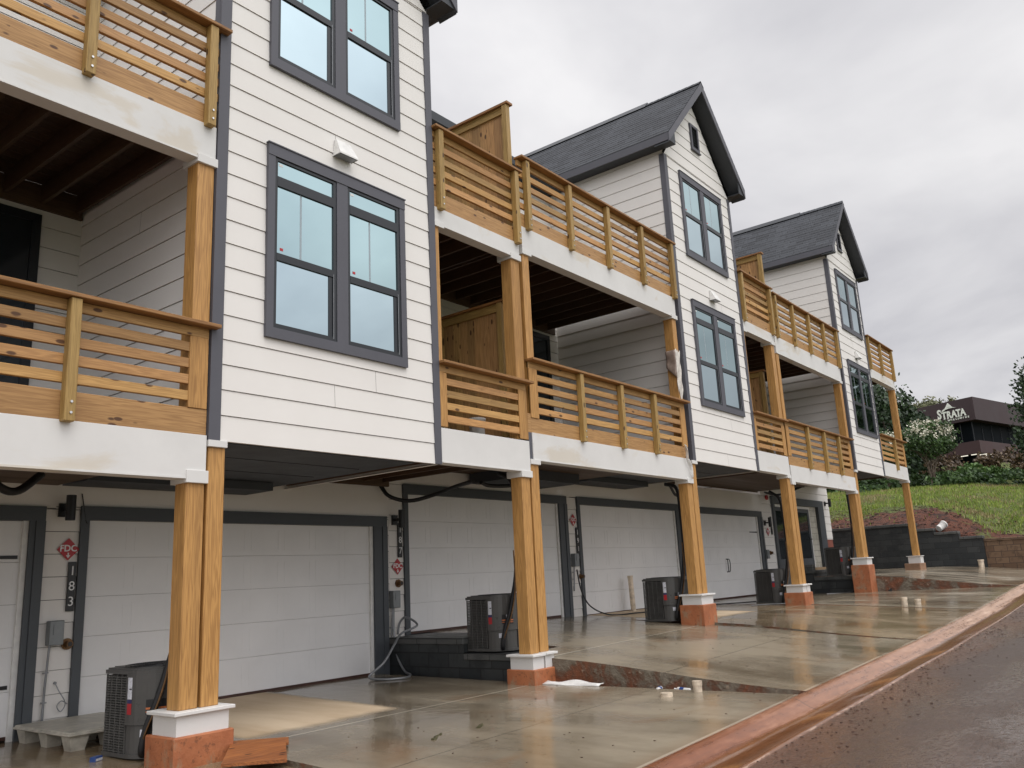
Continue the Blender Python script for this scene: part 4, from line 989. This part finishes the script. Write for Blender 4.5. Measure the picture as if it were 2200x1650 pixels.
for i, (x, y, z, lb, hh) in enumerate(ACS):
    o = ac0 if i == 0 else copy_tree(ac0)
    o.location = (x, y, z); o['_w'] = [x, y, z]; tag(o, lb, 'air conditioner', 'charcoal air conditioners along the driveways')
    o.name = 'air_conditioner' if i == 0 else 'air_conditioner.%03d' % i
    bx = (4.29, 9.24, 14.15, 19.12, 24.05)[i]
    h = MB(); z0 = z+.10
    h.tube(sm([(x+.13, y+.12, z0-.03), (x+.03, y+.06, z0-.02), (x+.05, y+.03, z0+.18), (x+.12, y-.02, z0+.43), (x+.18, y-.04, z0+.65), (x+.24, y-.06, z0+.9), (x+.29, y-.07, z0+1.3), (x+.30, y-.06, z0+1.9), (x+.30, y-.02, z0+2.3), (x+.28, y+.2, z0+hh)], 6), .034, 10)
    h.tube(sm([(x+.07, y+.10, z0-.01), (x+.02, y+.01, z0+.12), (x+.10, y-.06, z0+.40), (x+.16, y-.085, z0+.65), (x+.18, y-.10, z0+.9), (x+.17, y-.10, z0+1.3)], 6), .010, 6, 1)
    tag(h.build('refrigerant_line', [HOSE, RUST], org=(x+.2, y-.05, z)), ['foam-wrapped black line rising from the nearest air conditioner behind the first columns', 'foam-wrapped black line rising from the air conditioner on the block wall',
        'foam-wrapped black line rising from the air conditioner near the upright pipe', 'foam-wrapped black line rising beside the fourth double column', 'foam-wrapped black line rising behind the last red pier'][i], 'hose', 'black refrigerant lines')
for i, (x, y, z) in enumerate(((19.52, .50, -.865), (24.42, .46, -.37))):
    pts = [(x+.20, y+.0, z+.28), (x+.21, y-.12, z+.25), (x+.24, y-.18, z+.08), (x+.16, y-.12, z-.02 if i == 0 else z-.2), (x-.1, y+.1, z+.015 if i == 0 else z-.42), (x-.9, y+.5, z+.03 if i == 0 else z-.43)]
    tag(MB().tube(sm(pts, 8), .012, 8).build('grey_whip', CONDU, org=(x, y, z)), ['pale grey hose curving from the fourth air conditioner to the ground', 'pale grey hose hanging from the farthest air conditioner over the ledge'][i], 'hose')
# droop hoses under the decks
for i, (pts, lb) in enumerate(((((9.3, 2.95, 1.55), (9.35, 2.8, 1.36), (9.6, 2.6, 1.28), (9.85, 2.3, 1.36), (9.7, 1.7, 1.42), (9.3, 1.0, 1.40)), 'black duct drooping from the ceiling left of the second garage door'),
        (((11.0, 2.3, 1.62), (11.3, 2.35, 1.58), (11.9, 2.3, 1.62), (12.3, 2.2, 1.75)), 'black duct hanging under the balcony over the second garage door'),
        (((19.0, 2.6, 1.75), (18.0, 2.3, 1.72), (17.2, 2.0, 1.85)), 'black duct hanging under the middle gabled bay'),
        (((24.4, 2.7, 2.12), (24.9, 2.5, 2.05), (25.6, 2.3, 2.2), (26.2, 2.0, 2.4)), 'black duct hanging above the red alarm bell'))):
    tag(MB().tube(sm(pts, 6), .033, 8).build('duct_hose', HOSE, org=pts[0]), lb, 'hose')

# ------------------------------------------------------------------ loose things on the ground
p = empty('plastic_pallet', (4.5, 2.3, -1.4), 'dirty grey plastic pallet with cup feet lying left of the nearest air conditioner', 'pallet')
m = MB()
x0_, x1_, y0_, y1_, zt_ = 4.07, 4.98, 1.66, 2.86, -1.245
m.bev(x0_, x1_, y0_, y1_, zt_, zt_+.028, .01)
m.bev(x0_-.012, x1_+.012, y0_-.012, y1_+.012, zt_-.012, zt_+.010, .008)
m.build('deck', PAL, p)
for i in range(3):
    for j in range(3):
        cx, cy = x0_+.11+i*(x1_-x0_-.22)/2, y0_+.11+j*(y1_-y0_-.22)/2
        q = MB(); a, b = .095, .065
        q.add([(cx-a, cy-a, zt_), (cx+a, cy-a, zt_), (cx+a, cy+a, zt_), (cx-a, cy+a, zt_), (cx-b, cy-b, zt_-.155), (cx+b, cy-b, zt_-.155), (cx+b, cy+b, zt_-.155), (cx-b, cy+b, zt_-.155)], [(0, 1, 5, 4), (1, 2, 6, 5), (2, 3, 7, 6), (3, 0, 4, 7), (4, 5, 6, 7)])
        q.build('foot', PAL, p)
m = MB(); m.prism([(4.72, .0, 0), (5.16, -.22, 0), (5.02, -.41, 0), (4.98, -.42, 0), (4.58, -.97, 0), (4.14, -.72, 0)], (0, 0, .024)); pl = m.build('wood_plank', wood('wet_red_plank', 0, (.10, .026, .012), (.40, .15, .045)), org=(4.66, -.48, 0))
pl.location = (4.66, -.48, -1.325); pl.rotation_euler = (R_(3), R_(1.5), 0); tag(pl, 'wet reddish plywood offcut on the driveway by the first pier', 'plank')
def stub(x, y, z, rad, h, label, tilt=(0, 0), cap=False, m=None):
    o = MB(); o.tube([(0, 0, -.05), (0, 0, h)], rad, 16, 0, False); o.tube([(0, 0, h), (0, 0, h-.02)], [rad, rad], 16, 0)
    o.tube([(0, 0, h-.045), (0, 0, h+.004)], rad*1.12, 16)
    ob = o.build('pipe_stub', m or PVC, org=(0, 0, 0)); ob.location = (x, y, z); ob.rotation_euler = (tilt[0], tilt[1], 0); tag(ob, label, 'pipe', 'plastic cleanout pipes'); return ob
stub(16.50, 2.78, -.82, .055, .76, 'tall upright muddy pipe in front of the third garage door', (0, R_(-3)))
stub(9.20, -2.30, -1.36, .05, .13, 'short white pipe standing at the edge of the front slab near the bottles')
stub(8.80, -2.12, -1.345, .06, .03, 'low white pipe cap flush on the front slab')
stub(19.75, -1.93, -1.03, .06, .24, 'taller of the two muddy pipes rising between the far slabs'); stub(19.9, -2.16, -1.02, .06, .18, 'shorter of the two muddy pipes rising between the far slabs')
stub(32.7, -1.22, -.5, .09, .36, 'yellowed pipe at the foot of the long retaining wall')
def bottle(x, y, z, rz, label):
    o = MB(); o.tube(sm([(-.10, 0, 0), (-.095, 0, .002), (-.03, 0, .0), (.03, 0, .004), (.07, 0, .002), (.085, 0, .003), (.11, 0, .004)], 2), [.02, .030, .030, .031, .031, .026, .030, .031, .030, .022, .014, .012, .012], 12)
    o.tube([(-.03, 0, 0), (.03, 0, .003)], .0325, 12, 1); o.tube([(.11, 0, .004), (.125, 0, .004)], .015, 10, 2)
    ob = o.build('plastic_bottle', [PLW, BLUEP, WHT], org=(0, 0, 0)); ob.location = (x, y, z); ob.rotation_euler = (0, 0, rz); tag(ob, label, 'bottle', 'crushed bottles in the gap')
bottle(9.36, -1.72, -1.36, .3, 'crushed blue-labelled bottle in the mud, left of the pair'); bottle(9.37, -2.02, -1.36, 1.3, 'crushed blue-labelled bottle in the mud, next to the short pipe')
for i, (x, y, rz, lb) in enumerate(((6.02, -1.26, .5, 'mossy stick on the front slab, the longer one'), (6.58, -1.30, .45, 'small mossy stick on the front slab, farther from the camera'))):
    o = MB(); random.seed(30+i)
    q = [Vector(((k/7-.5)*(.26 if i == 0 else .16), random.uniform(-.008, .008), .012+random.uniform(-.003, .003))) for k in range(8)]
    o.tube(q, [random.uniform(.008, .015) for _ in q], 7)
    for k in range(16): o.obox((random.uniform(-.12, .12)*(1 if i == 0 else .6), random.uniform(-.02, .02), .012), (.009, 0, 0), (0, .007, 0), (0, 0, .008))
    ob = o.build('stick', simple('mossy_bark_%d' % i, (.06, .055, .02), .8, .5, 40), org=(0, 0, 0)); ob.location = (x, y, (-1.385, -1.38)[i]); ob.rotation_euler = (0, 0, rz); tag(ob, lb, 'stick')
o = MB(); o.bev(-.055, .055, -.03, .03, 0, .05, .006); o.box(-.045, .045, -.032, -.03, .015, .035, 1); ob = o.build('plastic_carton', [BLUEP, STW], org=(0, 0, 0)); ob.location = (4.02, 1.02, -1.41); ob.rotation_euler = (0, 0, .5); tag(ob, 'small blue carton on the muddy floor left of the nearest air conditioner', 'carton')
def bucket(x, y, z, rot, label, s=1.):
    e = empty('bucket', (x, y, z), label, 'bucket')
    o = MB(); prof = [(.115, 0), (.13, .30), (.142, .30), (.142, .33), (.148, .35), (.140, .355)]
    n = 20; vs = [(rr*math.cos(2*math.pi*k/n)*s, rr*math.sin(2*math.pi*k/n)*s, zz*s) for rr, zz in prof for k in range(n)]
    o.add(vs, [(i*n+k, i*n+(k+1) % n, (i+1)*n+(k+1) % n, (i+1)*n+k) for i in range(len(prof)-1) for k in range(n)], 0, True); o.add(vs[:n], [tuple(range(n))])
    b_ = o.build('shell', PLW, org=(0, 0, 0)); b_.location = (0, 0, 0); b_.parent = e
    h = MB().tube(sm([(-.145*s, 0, .3*s), (-.10*s, -.10*s, .26*s), (0, -.16*s, .22*s), (.10*s, -.10*s, .26*s), (.145*s, 0, .3*s)], 5), .004, 5).build('handle', CONDU, org=(0, 0, 0)); h.parent = e
    e.rotation_euler = rot
bucket(8.66, .35, 1.84, (0, 0, 0), 'white plastic bucket standing on the first short balcony', .85)
bucket(33.18, .02, .99, (R_(62), 0, R_(60)), 'white bucket tipped over on top of the retaining wall', .95)
# papers and wet cloth, thin but real folded sheets
def rag(name, pts_f, nu, nv, m, label, cat, org):
    mb = MB(); vs = [pts_f(u/(nu-1), v/(nv-1)) for u in range(nu) for v in range(nv)]
    mb.add(vs, [(i*nv+j, (i+1)*nv+j, (i+1)*nv+j+1, i*nv+j+1) for i in range(nu-1) for j in range(nv-1)], 0, True)
    o = mb.build(name, m, org=org); md = o.modifiers.new('s', 'SOLIDIFY'); md.thickness = .006; tag(o, label, cat); return o
rag('wet_paper', lambda u, v: (9.20+.13*v+.03*u, -.10-.85*u, -1.335+.02*math.sin(u*9)*math.sin(v*5)+.035*v), 16, 6, PAPER, 'wet white sheet lying in the gap beside the second red pier', 'sheet', (9.3, -.5, -1.33))
rag('hanging_cloth', lambda u, v: (13.93+.22*u+.05*v*(1-u)+.02*math.sin(u*11), -.045-.03*math.sin(v*4+u*6)-.02, 2.22-.62*u*(1-.25*v)-.05*v), 18, 7, PAPER, 'white cloth hanging over the beam next to the third double column', 'cloth', (14.0, -.03, 2.2))
rag('plastic_wrap', lambda u, v: (14.02+.235*v+(.02 if v > .8 else 0)*math.sin(u*17), (-.014-.008*math.sin(u*14+v*9)) if v < .85 else .05, 4.02-.98*u*(1-.22*math.sin(v*5+1)**2)+.03*math.sin(v*17)), 24, 10, FILM, 'tattered brown plastic film clinging to the balcony column beside the middle gable', 'plastic film', (14.1, 0, 3.5))
rag('plastic_wrap', lambda u, v: (14.008-.01*math.sin(u*9), -.02+.2*v, 4.02-.55*u*(1-.4*v)), 14, 6, simple('brown_film', (.28, .21, .17), .35, .3, 10), 'brown film on the side of the balcony column beside the middle gable', 'plastic film', (14.0, 0, 3.5))
# mud crumbs and grit on slabs and gutter (many small chips)
g = MB(); random.seed(5)
def chip(x, y, z, s):
    a = random.uniform(0, 3.14); g.obox((x, y, z+s*.25), (s*math.cos(a), s*math.sin(a), 0), (-s*.6*math.sin(a), s*.6*math.cos(a), 0), (0, 0, s*.3))
for k in range(240):
    x = random.uniform(5, 24); y = random.uniform(-3.3, -.3); zf = d1 if x < 9.25 else (d2 if 10.4 < x < 14.25 else (d3 if 14.4 < x < 19.1 else (d4 if 19.3 < x < 24 else None)))
    if zf: chip(x, y, zf(x, y), random.uniform(.003, .010))
for k in range(700):
    x = 6+24*random.random()**1.3; y = -3.99-abs(random.gauss(0, .35)); chip(x, y, zstreet(x, y), random.uniform(.004, .013))
for k in range(900):
    x = random.uniform(33.5, 38.5); y = random.uniform(-3, 6); chip(x, y, hz(x, y), random.uniform(.012, .05))
tag(g.build('grit', simple('dark_grit', (.06, .03, .018), .6, .4, 30)), 'scattered mud crumbs on the slabs and street edge', 'grit', kind='stuff')

# ------------------------------------------------------------------ hill, vegetation
xs = [33.29]+rng(33.3, 60, .45)+rng(61, 130, 4)[0:]+[160, 220, 300, 420]; ys = [-300, -200, -120, -80, -60, -45, -36, -28, -22, -18]+rng(-15, 25, .5)+[28, 34, 42, 55, 80, 120, 200, 300]
mb = MB(); ny = len(ys); mb.add([(x, y, hz(x, y)-(1.6 if x < 33.295 else 0)) for x in xs for y in ys], [(i*ny+j, (i+1)*ny+j, (i+1)*ny+j+1, i*ny+j+1) for i in range(len(xs)-1) for j in range(ny-1)], 0, True)
hill = tag(mb.build('hillside', TERR), kind='structure')
at = hill.data.attributes.new('grass', 'FLOAT', 'POINT'); at.data.foreach_set('value', [grassf(v.co.x, v.co.y) for v in hill.data.vertices])
# far flat ground on the other sides
mb = MB(); mb.add([(-400, 14, -2.6), (33.3, 14, -1.2), (33.3, 400, -1.2), (-400, 400, -2.6)], [(0, 1, 2, 3)]); mb.add([(-400, -400, -5.0), (33.3, -400, -1.4), (33.3, -14, -1.1), (-400, -14, -4.2)], [(0, 1, 2, 3)])
tag(mb.build('lawn', simple('field_grass', (.07, .10, .03), .9, .3, .5)), kind='structure')
# grass blades on the bank
random.seed(11); g = MB()
def blade(x, y, z, h, w_, mi):
    a = random.uniform(0, 6.28); l = random.uniform(-.4, .4)*h
    g.add([(x-w_*math.cos(a), y-w_*math.sin(a), z-.02), (x+w_*math.cos(a), y+w_*math.sin(a), z-.02), (x+l*math.cos(a+1.2), y+l*math.sin(a+1.2), z+h)], [(0, 1, 2)], mi)
cnt = 0
while cnt < 42000:
    x = 34+18*random.random(); y = -6+(20)*random.random()
    gv = grassf(x, y)+.55*noise.noise(Vector((x*.8, y*.8, 9)))+.35*noise.noise(Vector((x*.35, y*.25, 2)))
    if gv < .52 and random.random() > .03: continue
    if noise.noise(Vector((x*.9, y*1.1, 21))) > .34 and random.random() < .8: continue
    pt = noise.noise(Vector((x*.5, y*.5, 4)))
    blade(x, y, hz(x, y), random.uniform(.06, .16), .02, 1 if random.random() < (.10+1.5*max(0, pt-.05)) else 0); cnt += 1
tag(g.build('grass', [LGB, LGY], fixn=False), 'rough green and straw-coloured grass on the bank above the retaining wall', 'grass', kind='stuff')

def foliage(mb, c, rad, n, size, mi=0, seed=0, flat=1.0, hollow=.35):
    rn = random.Random(seed)
    clumps = []
    for _ in range(max(6, int(n/90))):
        while True:
            p = Vector((rn.uniform(-1, 1), rn.uniform(-1, 1), rn.uniform(-1, 1)))
            if hollow < p.length < 1: break
        clumps.append(p)
    for k in range(n):
        p = rn.choice(clumps)+Vector((rn.gauss(0, 1), rn.gauss(0, 1), rn.gauss(0, .8)))*.15
        q = Vector((c[0]+p.x*rad[0], c[1]+p.y*rad[1], c[2]+p.z*rad[2]))
        u = Vector((rn.gauss(0, 1), rn.gauss(0, 1), rn.gauss(0, .6))).normalized(); v = u.orthogonal().normalized(); s = size*rn.uniform(.5, 1.3)
        w2 = u.cross(v)
        mb.add([q+v*s, q+w2*s*.55, q-v*s, q-w2*s*.55], [(0, 1, 2, 3)], mi)
def tree(name, x, y, h, crown, n, size, lm, label, cat='tree', group=None, multi=1, trunk_r=.2, seed=0, flower=0, crown_z=.62, z=None):
    zb = hz(x, y)-.1 if z is None else z
    e = empty(name, (x, y, zb), label, cat, group); rn = random.Random(seed)
    tr = MB()
    for k in range(multi):
        a = 2*math.pi*k/max(1, multi)+rn.random(); sp = crown[0]*.35 if multi > 1 else .15
        top = Vector((x+sp*math.cos(a), y+sp*math.sin(a), zb+h*crown_z))
        pts = [(x+.12*math.cos(a)*(multi > 1), y+.12*math.sin(a)*(multi > 1), zb-.2), (x+.3*sp*math.cos(a)+rn.uniform(-.1, .1), y+.3*sp*math.sin(a), zb+h*.25), top]
        tr.tube(sm(pts, 4), [trunk_r*(1-.07*i) for i in range(9)], 7)
        for q in range(5):
            b = rn.uniform(0, 6.28); l = rn.uniform(.4, .8)
            tr.tube(sm([Vector(pts[1]).lerp(top, rn.uniform(.2, .9)), top+Vector((math.cos(b)*crown[0]*l*.5, math.sin(b)*crown[1]*l*.5, crown[2]*.1)), top+Vector((math.cos(b)*crown[0]*l, math.sin(b)*crown[1]*l, crown[2]*rn.uniform(.1, .6)))], 3), [trunk_r*.4*(1-.12*i) for i in range(7)], 5)
    tr.build('trunk', BARK, e)
    cr = MB(); foliage(cr, (x, y, zb+h-crown[2]), crown, n, size, 0, seed, hollow=.25); cr.build('crown', lm, e, fixn=False)
    if flower:
        fl = MB(); rf_ = random.Random(seed+5)
        for k in range(flower):
            a, b = rf_.uniform(0, 6.28), rf_.uniform(-.1, 1.2); p = Vector((math.cos(a)*math.cos(b)*crown[0], math.sin(a)*math.cos(b)*crown[1], math.sin(b)*crown[2]))*rf_.uniform(.85, 1.08)
            for _ in range(14):
                q = Vector((x, y, zb+h-crown[2]))+p+Vector((rf_.gauss(0, .09), rf_.gauss(0, .09), rf_.gauss(0, .10)))
                u = Vector((rf_.gauss(0, 1), rf_.gauss(0, 1), rf_.gauss(0, 1))).normalized(); v = u.orthogonal()*.05; w2 = u.cross(v).normalized()*.05
                fl.add([q+v, q+w2, q-v, q-w2], [(0, 1, 2, 3)])
        fl.build('blossom', FLW, e, fixn=False)
    return e
# positions worked out from the photograph's sight lines
tree('evergreen_tree', 58, 7.3, 6.6, (2.2, 1.7, 3.6), 9000, .17, LDK, 'dark evergreen tree rising behind the last balcony column', seed=1, trunk_r=.25)
tree('evergreen_tree', 63, 10.2, 6.6, (2.6, 2.2, 3.6), 8000, .19, LDK, 'dark evergreen tree seen through the last balcony, left of its twin', seed=2, trunk_r=.25)
tree('evergreen_tree', 62, 7.0, 4.6, (2.2, 1.5, 2.6), 6500, .17, LDK, 'lower dark evergreen beside the left end of the maroon building', seed=3, trunk_r=.2)
tree('evergreen_tree', 64, 13.5, 6.4, (2.8, 2.6, 3.4), 5500, .19, LMD, 'green tree farthest left, glimpsed under the last balcony', seed=12, trunk_r=.2)
tree('crape_myrtle', 52, 3.85, 3.7, (1.5, 1.35, .95), 6500, .085, LMD, 'crape myrtle with cream blossom and several slim trunks in front of the maroon building', multi=5, trunk_r=.05, seed=4, flower=80, crown_z=.55)
tree('crape_myrtle', 52.5, 6.3, 3.3, (1.4, 1.2, .95), 4800, .085, LMD, 'crape myrtle with fewer blossoms, half hidden by the last balcony', multi=4, trunk_r=.05, seed=6, flower=30, crown_z=.5)
tree('roadside_tree', 52, -2.05, 7.1, (1.5, 1.45, 3.3), 6000, .12, LDK, 'dark leafy tree cut by the right edge of the photo', seed=8, trunk_r=.12)
tree('olive_tree', 96, 12.7, 8.7, (2.6, 2.1, 2.5), 6000, .17, LOL, 'pale olive-green tree rising behind the roof of the maroon building', seed=9, trunk_r=.2)
tree('olive_tree', 97, 10.1, 8.0, (1.5, 1.2, 1.9), 3000, .17, LOL, 'small pale olive tree just right of its neighbour behind the maroon roof', seed=10, trunk_r=.15)
# trees over the street, seen mirrored in the far windows
for i, (x, y, h, cr_) in enumerate(((60, -10.5, 15, (4.6, 3.6, 6.6)), (68, -15.5, 13, (4.6, 3.4, 5.6)), (78, -30, 14, (6, 6, 6)))):
    tree('street_side_tree', x, y, h, cr_, 5500, .30, LDK, ['tall dark tree beyond the street, mirrored in the farthest bay window', 'dark tree beyond the street, lower than the first', 'dark tree beyond the street, farthest away'][i], seed=20+i, group='trees across the street', trunk_r=.3, crown_z=.5)
# ground cover and hedges along the top of the bank
def hedge(name, pts, rad, n, size, lm, label, seed, kind=None):
    mb = MB(); rn = random.Random(seed); x, y = pts[0]
    foliage(mb, (x, y, hz(x, y)+rad[2]*.55), rad, n, size, 0, seed, hollow=.3)
    o = mb.build(name, lm, fixn=False, org=(x, y, hz(x, y))); tag(o, label, 'shrub', 'shrubs above the bank'); return o
g = MB()
for k in range(26):
    rn = random.Random(100+k); t = k/25; x = 53+rn.uniform(-1.2, 3); y = -5+22*t+rn.uniform(-.5, .5)
    foliage(g, (x, y, hz(x, y)+.15), (2.2, 1.5, .55), 800, .12, 0, 200+k, hollow=.1)
tag(g.build('ground_cover', LMD, fixn=False), 'low dark green ground cover along the top of the bank', 'ground cover', kind='stuff')
hedge('shrub', [(56, 2.7)], (1.8, 2.0, .62), 3200, .12, LBR, 'rounded bright green shrub mound in front of the maroon building', 41)
hedge('shrub', [(59.5, 4.6)], (1.4, 1.3, .95), 2000, .12, LRD, 'reddish shrub left of the bright green mound', 42)
hedge('shrub', [(62, 1.6)], (1.5, 1.4, 1.0), 2200, .12, LRD, 'reddish brown shrub behind the bright green mound', 43)
hedge('shrub', [(60, -.6)], (1.5, 1.6, 1.0), 2200, .12, LRD, 'reddish shrub near the right edge, right of the bright green mound', 44)
hedge('shrub', [(56, 12)], (1.8, 2.2, 1.0), 2600, .14, LDK, 'dark shrub seen below the last balcony', 45)
hedge('shrub', [(57, 8.8)], (1.6, 1.8, .9), 2200, .13, LDK, 'dark shrub beneath the blossoming crape myrtles', 46)

# ------------------------------------------------------------------ office building on the hill
OB = empty('office_building', (72, 4.4, 6), 'maroon office building on the hill with dark glass band and white STRATA sign', 'office building')
C = Vector((72, 4.44, 0)); LD = (Vector((73.91, 9.26, 0))-C).normalized(); RD = (Vector((80.8, 2.23, 0))-C).normalized()
def wing(mb, z0, z1, inset=0., ll=5.6, rl=11):
    c = C+(LD+RD)*inset
    a = c+LD*(ll-inset); b = c+RD*(rl-inset)
    dpt = LD*9+RD*9
    pts = [a, c, b, b+LD*9, a+RD*9+LD*0]
    pts = [a, c, b, c+RD*(rl-inset)+LD*(ll-inset)]
    mb.prism([(p.x, p.y, z0) for p in pts], (0, 0, z1-z0))
m = MB(); wing(m, 10.1, 11.86); m.build('roof_fascia', MARO, OB)
m = MB(); wing(m, 8.5, 10.1, .7); m.build('glass_band', BGLS, OB)
for k in range(6):
    for D_, w_k in ((LD, .95), (RD, 1.6)):
        if k == 0 and D_ is RD: continue
        c = C+(LD+RD)*.69+D_*(k*w_k); MB().box(c.x-.03, c.x+.03, c.y-.03, c.y+.03, 8.5, 10.1).build('mullion', FRM, OB)
m = MB(); wing(m, 7.55, 8.5, .05); m.build('spandrel', simple('maroon_spandrel', (.055, .025, .026), .55, .15, .5), OB)
m = MB(); wing(m, 5.2, 7.55, .9); m.build('lower_storey', BGLS, OB)
LIT, nt_, b_ = mat('lit_ceiling_lamp'); b_.inputs['Emission Color'].default_value = (1, .93, .8, 1); b_.inputs['Emission Strength'].default_value = .9
for k_ in range(5):
    p_ = C+(LD+RD)*.45+(LD*(.3+.85*k_) if k_ < 3 else RD*(.8*(k_-2))); MB().obox((p_.x, p_.y, 7.53), LD*.28, RD*.05, (0, 0, .03)).build('ceiling_light', LIT, OB)
# rooftop sign on the left face
t = -LD; nrm = Vector((t.y, -t.x, 0)); nrm = nrm if nrm.x < 0 else -nrm
Mx = Matrix(((t.x, 0, nrm.x, 0), (t.y, 0, nrm.y, 0), (0, 1, 0, 0), (0, 0, 0, 1)))
def sgn(u, z): p = C+LD*u+nrm*.05; return Matrix.Translation((p.x, p.y, z)) @ Mx
LET = simple('sign_letters', (.80, .82, .74), .5, .05)
SX = lambda k: Matrix.Diagonal((k, 1, 1, 1))
m = MB(); text_mesh(m, 'S', 1.0, sgn(2.83, 10.93) @ SX(.72), .05, bold=.03); m.build('sign_letter', LET, OB)
for i_, (ch, u_) in enumerate(zip('TRATA', (2.44, 2.04, 1.62, 1.25, .89))):
    m = MB(); text_mesh(m, ch, .74, sgn(u_, 10.80) @ SX(.80), .05, bold=.026)
    zb_ = 10.80-.26
    feet = {'T': (0,), 'R': (-.13, .17), 'A': (-.18, .18)}[ch]
    for du in feet:
        p_ = sgn(u_-du, zb_) @ Vector((0, 0, 0)); m.obox(tuple(p_), t*.075, nrm*.02, (0, 0, .022))
    m.build('sign_letter', LET, OB)
for ch, u_ in zip('WORLDWIDE', [2.10-.20*i for i in range(9)]):
    m = MB(); text_mesh(m, ch, .19, sgn(u_, 10.38), .04, bold=.006); m.build('sign_small_letter', LET, OB)
m = MB(); Q = lambda u, z: tuple((sgn(u, z) @ Vector((0, 0, .0))))
m.prism([Q(2.30, 11.33), Q(1.98, 11.74), Q(1.66, 11.36), Q(1.97, 11.42)], nrm*.05)
sw = [(2.60, 11.13), (2.46, 11.27), (2.28, 11.35), (1.96, 11.39), (1.62, 11.35), (1.30, 11.26), (1.62, 11.30), (1.96, 11.30), (2.24, 11.25), (2.42, 11.16)]
m.prism([Q(*p) for p in sw], nrm*.06); m.build('sign_emblem', LET, OB)
for o in bpy.data.objects:
    if '_w' in o.keys(): del o['_w']
